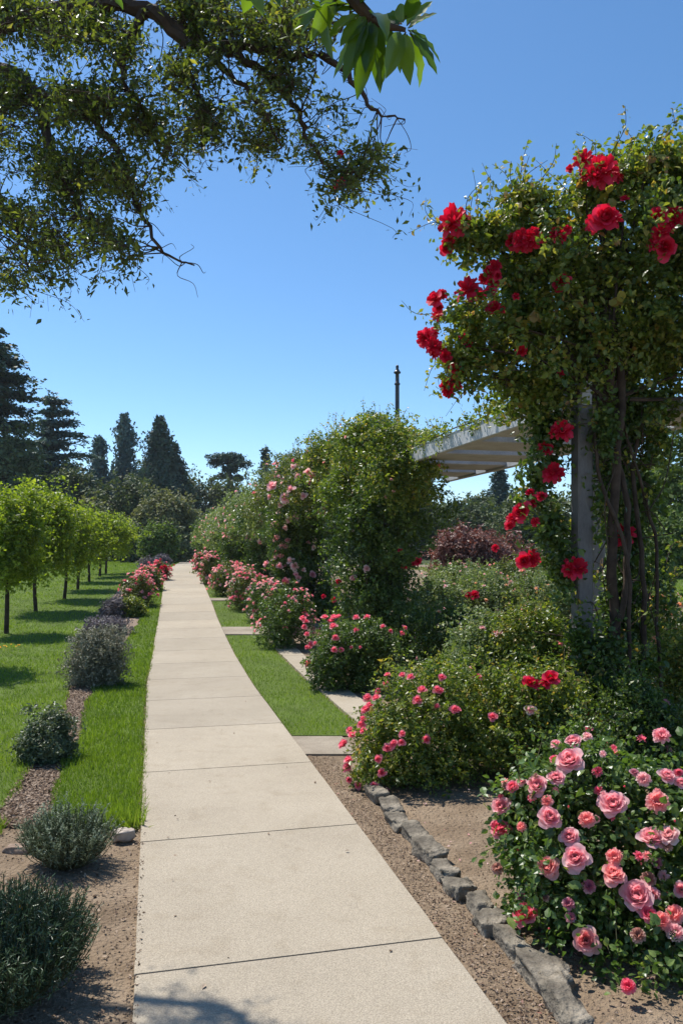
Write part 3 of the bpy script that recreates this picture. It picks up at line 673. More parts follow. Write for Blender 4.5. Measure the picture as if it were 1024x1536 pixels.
NB = [(708,270,44),(665,318,27),(612,340,34),(715,215,26),(753,200,17,'palepink'),(660,262,14,'hotpink'),(665,220,16),(545,340,20,'hotpink'),(568,327,16),(513,395,30),(508,462,33,'hotpink'),(643,430,37),(752,432,26,'coral','pom'),(827,392,43),
      (950,382,35,'coral','pom'),(962,196,27,'pink','pom'),(975,312,27),(912,318,23,'palepink','pom'),(1015,330,20),(705,484,31),(722,543,42),(645,568,36,'coral'),(932,490,40),(985,478,30,'palepink'),(830,537,27,'coral','pom'),(826,592,38,'coral'),
      (895,655,52),(1000,700,30,'coral','pom'),(962,718,28,'coral','pom'),(1000,750,28,'palepink','pom'),(750,775,40,'coral'),(580,705,40,'hotpink'),(868,902,24,'hotpink','pom'),(757,620,22,'mauve','pom'),(896,758,24,'faded','pom'),(925,600,24,'faded','pom'),
      (700,670,20,'mauve','pom'),(705,708,17,'mauve','pom'),(500,570,20,'faded','pom'),(567,650,14,'mauve','pom'),(636,652,12,'faded','pom'),(640,380,20,'coral','pom'),(568,452,16,'coral','pom'),(1018,630,24),(885,300,14,'mauve'),(925,700,26,'hotpink'),(1010,300,14,'hotpink'),(935,650,28),(1060,560,35),(1080,400,30),(1070,820,34)]
blooms_px(ro, bb, [Z8(*b) for b in NB], 'pink', lod=0, rng=rng, push=.55)
for q in [(905,560,12),(770,300,12),(600,620,12),(870,430,13),(980,640,12),(700,400,11),(820,700,11),(645,740,12),(560,520,11),(950,560,11),(860,340,11),(1000,440,12),(790,620,11)]: NB2 = blooms_px(ro, bb, [Z8(*q, ['hotpink', 'coral', 'faded', 'mauve'][int(q[0]) % 4], 'bud')], 'pink', lod=1, rng=rng, push=1.2)
blooms_rand(ro, near, 34, .022, ['hotpink', 'faded', 'mauve', 'palepink', 'coral'], 'pom', 1, rng, cluster=2)
# a few big basal leaves
mbl = MB(); pts = np.array([P(q[0], q[1], q[2] - .12) for q in [(918, 1412, 3.42), (940, 1440, 3.4), (905, 1425, 3.4), (840, 1385, 3.5), (980, 1470, 3.35), (1000, 1450, 3.35), (895, 1380, 3.42), (850, 1270, 3.5), (960, 1455, 3.38), (1010, 1500, 3.3)]])
place(mbl, pts, np.array([[0, -.6, .8]] * len(pts)) + rng.normal(size=(len(pts), 3)) * .25, .085, .4 + .4 * rng.random(len(pts)), LEAF8, rng=rng, wide=1.2)
fo = [c for c in ro.children if c.name.startswith('foliage')][0]
lm = mbl.mesh('basal', M['rose_near'], origin=np.array(ro.location)); lo_ = bpy.data.objects.new('basal', lm); col.objects.link(lo_)
with bpy.context.temp_override(active_object=fo, object=fo, selected_objects=[fo, lo_], selected_editable_objects=[fo, lo_]): bpy.ops.object.join()

# ------------------------------------------------------------------ pergola
ux, uy, uz = np.array([.9732, .2295, 0]), np.array([-.2295, .9732, 0]), np.array([0, 0, 1.])
PY = [6.7 + 5.7 * k for k in range(7)]
pp = lambda s, Y, z: np.array([s - .2358 * Y, Y, z])
per = empty('pergola', pp(3.59, 6.7, 0), 'grey painted pergola with flat cross boards, overgrown by climbing roses', 'pergola')
for k, y in enumerate(PY):
    m = MB(); zb = float(g(y)) - .1; m_h = 2.9
    box(m, pp(3.59, y, (zb + m_h) / 2 + (0)), [uz, ux, uy], [(m_h - zb) / 2, .068, .068], .012); m.build('post', M['paint'], per)
for y in [9.4, 18.1, 23.8]:
    m = MB(); zb = float(g(y)) - .1; box(m, pp(5.2, y, (zb + 2.9) / 2), [uz, ux, uy], [(2.9 - zb) / 2, .08, .08], .012); m.build('post', M['paint'], per)
for s, y0, y1 in ((3.59, 6.62, 42), (5.2, 7.0, 14.2)):
    m = MB(); a, b = pp(s, y0, 3.0), pp(s, y1, 3.0); box(m, (a + b) / 2, [nrm(b - a), np.cross(nrm(b - a), uz), uz], [np.linalg.norm(b - a) / 2, .045, .098], .008); m.build('beam', M['whitepaint'], per)
y = 7.4; 
while y < 13.9:
    m = MB(); box(m, pp(4.395, y, 2.985), [ux, uy, uz], [.742, .37, .05], .008); m.build('cross_board', M['whitepaint'], per); y += 1.12

# climbing roses on the far posts
lbC = ['climbing rose smothering the second pergola post, leaves tinged orange on top', 'climbing rose with pale pink sprays on the third pergola post', 'climbing rose on the fourth pergola post, dark and dense below',
       'climbing rose on the fifth pergola post', 'climbing rose on the sixth pergola post', 'farthest climbing rose at the end of the pergola']
for k in range(1, 7):
    y = PY[k]; rng = np.random.default_rng(200 + k); sb = float(g(y)); bl = []
    side = [0, -.02, -.22, -.3, -.3, -.35, -.6][k]
    for z, r in ((.45, .60), (1.05, .56), (1.7, .58), (2.35, .70)):
        bl.append((pp(3.59 + side + rng.normal() * .12, y + rng.normal() * .12, z + sb * .6), [r * rng.uniform(.9, 1.15), r * 1.0, .5]))
    lo_, hi_ = (-1.6, 3.2) if k == 1 else (-3.0, 3.0)
    nb = 7
    for i in range(nb):
        yy = y + lo_ + (hi_ - lo_) * (i + .5) / nb; t = rng.normal()
        top = [0, 3.56, 3.66, 3.6, 3.5, 3.4, 3.3][k] + .16 * t - (.25 if k == 1 and yy < 11.6 else 0)
        bl.append((pp(3.55 + side * .7 + rng.normal() * .15, yy, top - .42 + rng.normal() * .07), [.56 * rng.uniform(.75, 1.3), .5, .40]))
        if i % 2 == 0 and k > 1: bl.append((pp(3.1 + side + rng.normal() * .1, yy, top - .85 - .2 * rng.random()), [.36, .42, .34]))
    if k > 1:
        for i in range(3): bl.append((pp(4.2, y - 2 + 2 * i, 2.9), [.5, .8, .4]))
    root = empty('climbing_rose', pp(3.59, y - .25, sb), lbC[k - 1], 'climbing rose', 'climbing roses along the pergola')
    mb = MB(); ms = MB(); lf = [0, .042, .048, .055, .065, .075, .085][k]; n = [0, 64000, 52000, 36000, 26000, 18000, 15000][k]
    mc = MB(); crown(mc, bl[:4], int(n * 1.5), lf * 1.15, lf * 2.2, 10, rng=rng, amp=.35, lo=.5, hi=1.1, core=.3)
    cen = crown(mb, bl[4:], int(n * 1.3), lf * 1.1, lf * 2.4, 14, rng=rng, amp=.25, lo=.55, hi=1.08)
    low = cen[(cen[:, 2] > 1.0) & (np.abs(cen[:, 1] - y) < .8)]; stems(ms, pp(3.5, y - .1, sb), low, 14, .018, rng)
    shoots(mb, ms, bl[4:], 110 if k < 3 else 50, .34, lf, rng, upw=1.0)
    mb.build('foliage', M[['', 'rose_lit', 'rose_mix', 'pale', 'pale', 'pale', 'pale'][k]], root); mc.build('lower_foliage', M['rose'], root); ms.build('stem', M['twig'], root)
    if k == 1:
        blooms_px(root, bl, [Z5(*t) for t in [(842,590,7,'red'),(795,610,5,'red'),(565,615,8,'palepink'),(610,655,7,'palepink'),(658,617,6,'palepink'),(555,665,5,'red'),(540,730,5,'red'),(500,718,4,'red'),(600,480,5,'palepink'),(780,550,4,'red'),(497,408,8),(825,600,4,'red')]], 'pink', lod=1, rng=rng)
        blooms_rand(root, bl[4:], 30, .03, ['faded', 'coral'], lod=2, rng=rng)
    elif k == 2:
        blooms_px(root, bl, [Z5(*t) for t in [(315,318,9),(460,280,7),(360,360,9,'palepink'),(330,510,7),(357,538,7),(395,608,8,'palepink'),(362,665,7,'hotpink'),(330,560,6),(345,575,6),(293,600,6),(375,440,6,'palepink'),(345,380,6,'palepink'),(530,265,5,'palepink'),(460,640,6,'mauve'),(325,455,6,'palepink'),(370,515,5)]], 'pink', lod=1, rng=rng)
        blooms_rand(root, bl, 84, .07, ['palepink', 'pink', 'palepink', 'hotpink'], lod=2, rng=rng, zmin=.8, cluster=4)
        blooms_px(root, bl, [(x, y, 5 + (x * 7 + y) % 4, ['palepink', 'pink', 'palepink'][(x + y) % 3]) for x, y in [(412, 728), (405, 745), (428, 752), (436, 735), (418, 770), (409, 790), (414, 806), (425, 820), (436, 842), (420, 850), (448, 715), (440, 700), (462, 708), (432, 872), (447, 868), (428, 792), (415, 838), (470, 690), (455, 745), (445, 775)]], 'pink', lod=2, rng=rng)
    else:
        blooms_rand(root, bl, 85, .065, ['palepink', 'palepink', 'pink', 'coral'], lod=2, rng=rng, zmin=1.3, cluster=3)

rng = np.random.default_rng(290)
bl = [(pp(3.55 + .04 * math.sin(i), 8.0 + i * .36, 3.13 + .03 * math.sin(i * 2.2)), [.13, .22, .09 + .03 * math.cos(i)]) for i in range(10)]
bl += [(pp(3.5, 11.3 + .3 * i, 3.15 + .05 * i), [.3, .3, .25]) for i in range(3)]
root = empty('climbing_vine', pp(3.53, 11.6, 3.1), 'thin leafy vine trailing along the top of bare pergola beam', 'vine')
mb = MB(); ms = MB(); crown(mb, bl, 5200, .04, .08, 10, rng=rng); shoots(mb, ms, bl, 50, .22, .04, rng)
tube(ms, smooth([pp(3.53, 7.9 + .5 * i, 3.12 + .02 * math.sin(i * 3)) for i in range(9)], 4), .008, 5)
mb.build('foliage', M['rose_lit'], root); ms.build('stem', M['twig'], root)
# near climbing red rose
rng = np.random.default_rng(300)
cm = [B(900, 400, 6.8, 120, 105, .6), B(1010, 330, 6.8, 95, 95, .5), B(1000, 470, 6.9, 115, 95, .6), B(815, 365, 6.6, 62, 52, .38), B(775, 480, 6.6, 62, 58, .4), B(860, 520, 6.8, 90, 66, .5), B(1110, 420, 7.0, 120, 130, .7),
      B(730, 348, 6.45, 40, 26, .18), B(695, 355, 6.4, 20, 20, .1), B(700, 478, 6.45, 34, 26, .2), B(730, 555, 6.5, 42, 34, .24), B(685, 535, 6.45, 22, 26, .12), B(885, 295, 6.7, 45, 34, .26), B(965, 262, 6.7, 46, 34, .25), B(1010, 250, 6.7, 30, 30, .2),
      B(790, 575, 6.7, 58, 36, .32), B(925, 545, 7.0, 62, 45, .4), B(785, 305, 6.6, 42, 26, .22), B(905, 258, 6.7, 20, 18, .12), B(760, 420, 6.6, 36, 30, .25), B(1040, 535, 7.1, 60, 40, .35)]
colm = [B(822, 640, 6.75, 32, 45, .2), B(815, 715, 6.75, 28, 50, .16), B(822, 790, 6.75, 26, 50, .15), B(845, 850, 6.7, 18, 40, .1), B(945, 620, 7.0, 48, 50, .3), B(925, 700, 7.1, 32, 80, .22), B(940, 800, 7.1, 30, 80, .2), B(930, 900, 7.0, 30, 80, .2), B(935, 1000, 6.9, 40, 70, .25), B(900, 1075, 6.7, 50, 50, .25),
        B(1010, 600, 7.1, 34, 30, .2), B(985, 655, 7.1, 22, 40, .14), B(890, 1010, 6.6, 30, 50, .14), B(905, 980, 6.55, 26, 60, .12), B(868, 960, 6.5, 12, 50, .06), B(905, 640, 6.6, 18, 40, .09), B(900, 740, 6.62, 12, 50, .06), B(985, 900, 7.2, 22, 70, .15), B(965, 730, 7.2, 20, 60, .15)]
root = empty('climbing_rose', pp(3.72, 6.55, 0), 'huge climbing rose with big red blooms over the nearest pergola post', 'climbing rose', 'climbing roses along the pergola')
mb = MB(); ms = MB()
crown(mb, cm, 125000, .043, .10, 15, rng=rng, amp=.34, lo=.5, hi=1.08, tpl=LEAF8)
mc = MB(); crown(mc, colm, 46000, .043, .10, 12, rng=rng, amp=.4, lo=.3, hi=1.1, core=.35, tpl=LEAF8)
shoots(mb, ms, cm, 260, .34, .046, rng, LEAF8, upw=.25, srad=.004)
shoots(mb, ms, colm, 60, .4, .05, rng, LEAF8, upw=0, srad=.004)
# bigger yellow-green leaves on the outer shoots
pts = []
for px, py in [(762, 295), (778, 302), (735, 318), (905, 300), (868, 312), (875, 345), (830, 330), (960, 250), (985, 245), (1010, 240), (995, 212), (870, 275), (800, 400), (850, 420), (760, 300), (935, 275), (790, 480), (770, 520), (880, 470), (910, 440)]:
    p, n = ray_blobs(px, py, cm)
    for j in range(5): pts.append(p + rng.normal(size=3) * .05)
pts = np.array(pts); place(mb, pts, rng.normal(size=pts.shape) * .6 + [0, -.4, .6], .10 * rng.uniform(.6, 1.1, len(pts)), .8 + .2 * rng.random(len(pts)), LEAF8, rng=rng, wide=1.2, droop=.5)
mb.build('foliage', M['rose_lit'], root); mc.build('lower_foliage', M['rose'], root)  # lit leaf colour on the mass, darker copy below for the shaded column
# woody trunk and vines
def vine(pxs, r0, r1, n=6):
    p = smooth([P(*q) for q in pxs], 5); p = wob(p, .008, rng); mv = MB(); tube(mv, p, np.linspace(r0, r1, len(p)), n); mv.build('vine', M['twig'], root, smooth=True)
bz = float(HZ + CH * F / 6.6)
vine([(915, bz, 6.6), (922, 950, 6.65), (915, 840, 6.6), (925, 700, 6.62), (930, 560, 6.7), (900, 450, 6.8)], .05, .03, 8)
vine([(925, bz, 6.7), (905, 1000, 6.55), (935, 900, 6.6), (940, 760, 6.65), (920, 640, 6.7), (960, 500, 6.8)], .035, .02)
vine([(960, bz - 10, 6.8), (962, 1000, 6.8), (965, 860, 6.8), (950, 700, 6.85), (985, 560, 6.9)], .028, .015)
vine([(930, bz, 6.6), (945, 880, 6.5), (900, 720, 6.55), (893, 640, 6.6), (905, 560, 6.7)], .018, .012)
vine([(1000, bz - 12, 7.0), (985, 940, 6.9), (980, 800, 6.9), (950, 690, 6.8), (930, 620, 6.75)], .018, .012)
for i in range(60):
    a = P(rng.uniform(880, 980), rng.uniform(620, 980), 6.6 + rng.uniform(0, .5)); b = a + rng.normal(size=3) * [.15, .12, .3]; m = (a + b) / 2 + rng.normal(size=3) * .06
    tube(ms, smooth([a, m, b], 4), .005, 4)
for i in range(30):
    q = cm[rng.integers(len(cm))]; a = P(915, 600, 6.7); b = q[0] + nrm(rng.normal(size=3)) * q[1] * .8; m = (a + b) / 2 + rng.normal(size=3) * .12
    tube(ms, smooth([a, m, b], 5), np.linspace(.02, .006, 11), 5)
ms.build('stem', M['twig'], root)
RB = [(680,333,20),(673,360,10),(668,372,9),(874,241,13),(902,258,20),(890,266,12),(915,262,11),(855,254,6),(905,329,18),(890,335,12),(920,330,11),(785,360,15),(768,363,11),(798,360,13),(838,356,10),(833,350,8),(850,345,6),(985,328,14),(1006,328,14),(990,350,12),(994,372,15),(982,366,10),(1015,322,10),
      (702,435,17),(735,408,9),(742,400,9),(738,425,9),(735,440,8),(653,450,11),(655,474,8),(840,425,11),(848,423,7),(741,464,10),(640,508,13),(650,520,11),(653,530,8),(696,510,9),(702,517,6),(668,535,8),(675,575,11),(672,586,9),(690,556,8),(680,552,7),(781,525,8),(840,563,6),(773,445,5),
      (842,647,14),(832,650,8),(829,710,14),(818,672,10),(812,745,7),(795,740,6),(798,755,6),(783,770,13),(768,778,8),(764,790,7),(802,783,6),(935,802,15),(786,840,10),(798,838,11),(862,852,15),(852,855,9),(742,822,5),(888,1083,13),(725,418,7),(746,414,6),(720,445,8),(707,442,9),(662,442,7),(657,462,7),(648,500,8),(633,503,7),(662,520,7),(685,578,7),(668,578,8),(684,342,11),(676,322,10),(690,326,9),(935,300,6),(800,350,8),(812,358,7),(878,262,8),(925,268,8),(1000,345,9),(752,465,5)]
def blooms_red(lst):
    for px, py, rp in lst:
        p, n = ray_blobs(px, py, cm if py < 620 else colm); rad = rp * 1.32 / F * p[1]; tc = nrm(CAM - p)
        put_bloom(root, p + tc * rad * .5, rad, nrm(n * .4 + tc * .9 + [0, 0, .5] + rng.normal(size=3) * .25), 'red', 'rose' if rng.random() < .3 else 'pom', 1, rng=rng)
blooms_red(RB)

# ------------------------------------------------------------------ rose field right of the pergola
field = [ # px, top, bot, hw, mat, blooms, label
    (668, 905, 1010, 60, 'rose', ['palepink', 'peach'], 24000, 'shaded rose bush behind the pink one, beside the leafy column'),
    (735, 925, 1120, 70, 'pale', ['palepink', 'faded'], 30000, 'airy pale green rose bush with a few cream blooms, left of the grey post'),
    (800, 900, 1130, 62, 'rose_lit', ['palepink', 'coral'], 30000, 'tall leafy rose bush directly left of the grey post'),
    (810, 990, 1175, 80, 'rose_lit', ['coral'], 30000, 'rose bush with two deep red blooms on long stems, in front of the grey post'),
    (655, 868, 960, 48, 'pale', ['palepink', 'faded'], 16000, 'greyish rose bush below the purple leaved shrub'),
    (725, 855, 955, 60, 'pale', ['peach', 'palepink'], 20000, 'straggly rose bush in the middle of the rose field'),
    (800, 858, 960, 62, 'pale', ['palepink', 'faded', 'peach'], 20000, 'rose bush with dry sprays right of the middle of the field'),
    (690, 842, 905, 62, 'pale', ['faded', 'palepink'], 10000, 'far rose bush touching the purple leaved shrub'),
    (780, 836, 900, 70, 'rose_mix', ['faded', 'coral'], 11000, 'brownish far rose bush beside the purple leaved shrub'),
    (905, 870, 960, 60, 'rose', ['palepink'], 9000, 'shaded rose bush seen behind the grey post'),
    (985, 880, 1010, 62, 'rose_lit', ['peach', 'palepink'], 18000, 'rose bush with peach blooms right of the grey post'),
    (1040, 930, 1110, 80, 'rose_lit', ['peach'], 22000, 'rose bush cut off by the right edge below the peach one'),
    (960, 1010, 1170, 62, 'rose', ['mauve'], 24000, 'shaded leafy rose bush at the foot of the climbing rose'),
    (870, 1090, 1200, 55, 'rose_near', ['hotpink'], 16000, 'low dark rose bush between the big pink one and the grey post'),
]
for i, (px, top, bot, hw, mat, bmats, n, lb) in enumerate(field):
    Yb = groundY(bot)
    ro, bb, rng = shrub('rose_bush', lb, 'rose bush', px, top, bot, hw, mat, n, .032 * max(1, (Yb / 7) ** .6), 400 + i, 'rose bushes in the field right of the pergola', dr=.9, nsub=9, nsh=70, shl=.3, amp=.25, clump=.10, tilt=.9, per=9)
    blooms_rand(ro, bb, [8, 16, 10, 0, 16, 22, 22, 26, 24, 6, 12, 10, 3, 3][i], .033 * (1 + .02 * Yb), bmats, lod=1 if Yb < 9 else 2, rng=rng)
    if i == 3: blooms_px(ro, bb, [Z8(x, y, r, m) for x, y, r, m in [(588,47,23,'red'),(605,50,18,'red'),(650,36,26,'red'),(640,48,20,'red'),(594,125,18,'palepink')]], 'red', lod=1, rng=rng)
    if i == 5: blooms_px(ro, bb, [(712, 893, 8, 'red'), (703, 893, 6, 'red'), (710, 935, 8, 'palepink'), (712, 948, 9, 'palepink'), (745, 918, 6, 'palepink')], 'red', lod=1, rng=rng)
    if i == 10: blooms_px(ro, bb, [(996, 915, 8), (1004, 922, 7), (992, 897, 6), (976, 896, 6), (1018, 908, 6)], 'peach', lod=1, rng=rng)
    if i == 6: blooms_px(ro, bb, [(783, 858, 6, 'coral'), (835, 995, 5, 'yellow')], 'coral', lod=1, rng=rng)

shrub('purple_shrub', 'rounded dark red purple leaved shrub behind the rose field', 'shrub', 700, 787, 868, 60, 'redleaf', 42000, .085, 500, Y=24, nsub=9, nsh=30, shl=.2, dr=.8)
shrub('purple_shrub', 'smaller brownish purple shrub right of the big one', 'shrub', 772, 796, 870, 40, 'redleaf', 10000, .10, 501, Y=26, nsub=6, nsh=20, shl=.2, dr=.8)

# ------------------------------------------------------------------ young trees on the lawn
def tree(name, label, cat, base, blobs, trunk_r, mat, n, leaf, seed, group=None, clump=None, fork=None, nsh=30, shl=.3, bark='bark', amp=.2, limbs=8, tpl=LEAF4, per=14, up=.45, lo=.5, hi=1.06):
    rng = np.random.default_rng(seed); base = np.asarray(base, float); root = empty(name, base, label, cat, group)
    mb, ms = MB(), MB()
    cen = crown(mb, blobs, n, leaf, clump or leaf * 2.5, per, rng=rng, amp=amp, tpl=tpl, up=up, lo=lo, hi=hi)
    c0 = np.asarray(blobs[0][0]); zf = base[2] + (c0[2] - base[2]) * (fork or .75)
    f = np.array([base[0] * .6 + c0[0] * .4, base[1] * .6 + c0[1] * .4, zf])
    p = smooth([base - [0, 0, .1], base + [0, 0, .04] , (base + f) / 2 + rng.normal(size=3) * trunk_r * .4, f], 5)
    rad = np.linspace(trunk_r * 1.1, trunk_r * .7, len(p)); rad[0] *= 1.3; tube(ms, p, rad, 9)
    ml = MB()
    for i in rng.choice(len(cen), min(limbs, len(cen)), replace=False):
        e = cen[i] * .9 + c0 * .1; m = (f + e) / 2 + [0, 0, .1 * np.linalg.norm(e - f)] + rng.normal(size=3) * .08 * np.linalg.norm(e - f)
        q = smooth([f - [0, 0, trunk_r], m, e], 5); tube(ml, q, np.linspace(trunk_r * .55, trunk_r * .08, len(q)), 6)
    if nsh: shoots(mb, ml, blobs, nsh, shl, leaf, rng, tpl, srad=leaf * .06)
    ms.build('trunk', M['twig' if name == 'young_tree' else bark], root, smooth=True); ml.build('branch', M[bark], root, smooth=True); mb.build('crown', M[mat], root)
    return root
yt = [(10, 951, 18000, 'nearest young tree of the lawn row whose trunk shows, at the left edge'), (54, 918, 20000, 'second young tree of the lawn row, over a dark shadow'),
      (97, 899, 15000, 'third young tree of the lawn row'), (117, 885, 12000, 'fourth young tree of the lawn row'), (134, 873, 10000, 'fifth young tree of the lawn row'),
      (150, 865, 8000, 'sixth young tree of the lawn row'), (159, 861, 8000, 'farthest young tree of the lawn row')]
tops = [736, 728, 762, 758, 768, 772, 775]; hws = [47, 56, 36, 34, 30, 34, 40]
yt.insert(0, (-100, 1003, 14000, 'young tree outside the left edge, seen by its shadow')); tops.insert(0, 690); hws.insert(0, 85)
for i, (px, by, n, lb) in enumerate(yt):
    Y = groundY(by); rng = np.random.default_rng(600 + i); b = P(px, by, Y); k = Y / F
    zt = CH + (HZ - tops[i]) * k; zl = b[2] + 1.2 + rng.uniform(-.1, .12); rx = hws[i] * k; c = np.array([b[0] + (4 * k) + rng.normal() * .08, Y, (zt + zl) / 2])
    bl = sub_blobs(c, [rx, rx * .95, (zt - zl) / 2], 9, rng, False)
    for _ in range(5): a = rng.uniform(0, 6.28); bl.append((c + np.array([math.cos(a) * rx * .55, math.sin(a) * rx * .55, -(zt - zl) * .42]), [rx * .3, rx * .3, .35]))
    tree('young_tree', lb, 'tree', b, bl, .05, 'limetree', int(n * 1.8), .05 + .0012 * Y, 610 + i, 'young trees in a row on the lawn', nsh=90, shl=.34, amp=.38, fork=.6, limbs=14)
for i, (px, py) in enumerate([(6, 974), (22, 972)]):
    Y = groundY(py); b = P(px, py, Y); rt = empty('yellow_flower', b, ['yellow orange flowers in the lawn touching the left edge', 'yellow orange flowers in the lawn just right of the left edge patch'][i], 'flower', 'yellow flowers in the lawn')
    for j in range(5): put_bloom(rt, b + rr.normal(size=3) * [.1, .2, .0] + [0, 0, .045], .018, [0, -.3, 1], 'yellow', 'rose', 2, 'flower_head', rr)

# ------------------------------------------------------------------ background trees
def bgtree(label, px, top, Y, hw, mat, n, leaf, seed, bot=None, cat='tree', name='broadleaf_tree', nsub=14, zb=None):
    rng = np.random.default_rng(seed); k = Y / F; b = np.array([(px - CX) * k, Y, float(g(Y))]); zt = CH + (HZ - top) * k
    zl = b[2] + (.4 if zb is None else zb); rx = hw * k
    c = np.array([b[0], Y, (zt + zl) / 2]); bl = sub_blobs(c, [rx, rx * .9, (zt - zl) / 2], nsub, rng)
    tree(name, label, cat, b, bl, max(.12, rx * .05), mat, int(n * 1.6), leaf, seed, None, clump=leaf * 2, nsh=40, shl=leaf * 4, limbs=10, fork=.5, amp=.25)
def conifer(label, px, top, Y, hw, mat, n, leaf, seed, style='spruce', low=.05, name='conifer_tree', dens=1.0, group=None):
    rng = np.random.default_rng(seed); k = Y / F; b = np.array([(px - CX) * k, Y, float(g(Y))]); H = CH + (HZ - top) * k - b[2]; Rm = hw * k * (1.45 if style == 'redwood' else 1.3); n = int(n * 1.7)
    root = empty(name, b, label, 'conifer' , group); mb, ms, ml = MB(), MB(), MB()
    p = smooth([b - [0, 0, .2], b + [0, 0, H * .5] + rng.normal(size=3) * .1, b + [0, 0, H * .99]], 6)
    tube(ms, p, np.linspace(max(.2, Rm * .09), .03, len(p)), 8)
    nb = n; ts = low + (1 - low) * (np.arange(nb) + rng.random(nb)) / nb
    lev = {'cedar': 15, 'spruce': 26, 'redwood': 0}[style]
    if lev: ts = np.where(rng.random(nb) < .8, np.round(ts * lev) / lev + rng.normal(size=nb) * .004, ts)
    noi = Noise(rng, .35, 3)
    for t in ts:
        if t >= .995: continue
        a = rng.uniform(0, 6.283); d = np.array([math.cos(a), math.sin(a), 0])
        prof = {'cedar': (1 - t) ** .62 * (.55 + .45 * min(1, t * 4)), 'spruce': (1 - t) ** .85, 'redwood': min(1, (1 - t) * 1.35 + .03) ** .8 * (.78 + .22 * math.sin(t * 17 + seed))}[style]
        L = Rm * prof * rng.uniform(.6, 1.12) * float(noi(np.array([d[0], d[1], t * 2.5]))) + .1
        dr = {'cedar': -.02, 'spruce': -.18, 'redwood': .25}[style]
        s_ = b + [0, 0, H * t]; e = s_ + d * L + [0, 0, L * dr + (.10 * L if style == 'cedar' else 0)]; m = (s_ + e) / 2 + [0, 0, (.10 if style != 'redwood' else -.05) * L]
        q = smooth([s_, m, e], 4); tube(ml, q, np.linspace(.05, .012, len(q)), 4)
        kk = max(5, int(L / leaf * 6.5 * dens)); u = rng.random(kk) ** .7; fi = u * (len(q) - 1); i0 = np.minimum(fi.astype(int), len(q) - 2); fr = (fi - i0)[:, None]
        sp = {'cedar': [.26, .26, .025], 'spruce': [.2, .2, .09], 'redwood': [.24, .24, .22]}[style]
        pos = q[i0] * (1 - fr) + q[i0 + 1] * fr + rng.normal(size=(kk, 3)) * np.array(sp) * (.35 + L * .35)
        nor = rng.normal(size=(kk, 3)) * .5 + ([0, 0, 1] if style != 'redwood' else d)
        ct = rng.random()
        place(mb, pos, nor, leaf * rng.uniform(.6, 1.2, kk), np.clip(.4 * ct + .6 * rng.random(kk), 0, 1), SPRAY, axis=np.tile(d * 1.0, (kk, 1)) + rng.normal(size=(kk, 3)) * .6, rng=rng)
    ms.build('trunk', M['bark'], root, smooth=True); ml.build('branch', M['bark'], root); mb.build('crown', M[mat], root)
conifer('tallest dark conifer, cut off by the left edge', -28, 470, 60, 72, 'conifer', 620, .42, 700, 'cedar', .1)
conifer('tiered bluish cedar with open branches right of the tallest conifer', 80, 587, 72, 44, 'conifer_hazy', 420, .38, 701, 'cedar', .12)
conifer('pointed conifer, left one of the three close together', 149, 655, 85, 30, 'conifer_hazy', 300, .40, 702, 'redwood')
conifer('tall narrow conifer in the middle of the three close together', 187, 622, 90, 27, 'conifer_hazy', 380, .40, 703, 'redwood')
conifer('dark tall conifer, right one of the three close together', 240, 625, 84, 32, 'conifer', 420, .38, 704, 'redwood')
conifer('dark shorter conifer leaning on the right of the dark tall one', 262, 665, 86, 24, 'conifer', 260, .40, 705, 'redwood')
conifer('conifer with ragged tip right of the flat topped pine', 398, 668, 100, 24, 'conifer_hazy', 260, .45, 706, 'spruce')
conifer('small conifer tip showing above the far pergola roses', 433, 678, 95, 15, 'conifer_hazy', 150, .42, 707, 'spruce')
conifer('bluish conifer seen under the pergola boards', 748, 695, 78, 30, 'conifer_hazy', 260, .42, 708, 'spruce')
conifer('conifer outside the left edge behind the tallest one', -130, 560, 70, 50, 'conifer', 260, .5, 709, 'spruce')
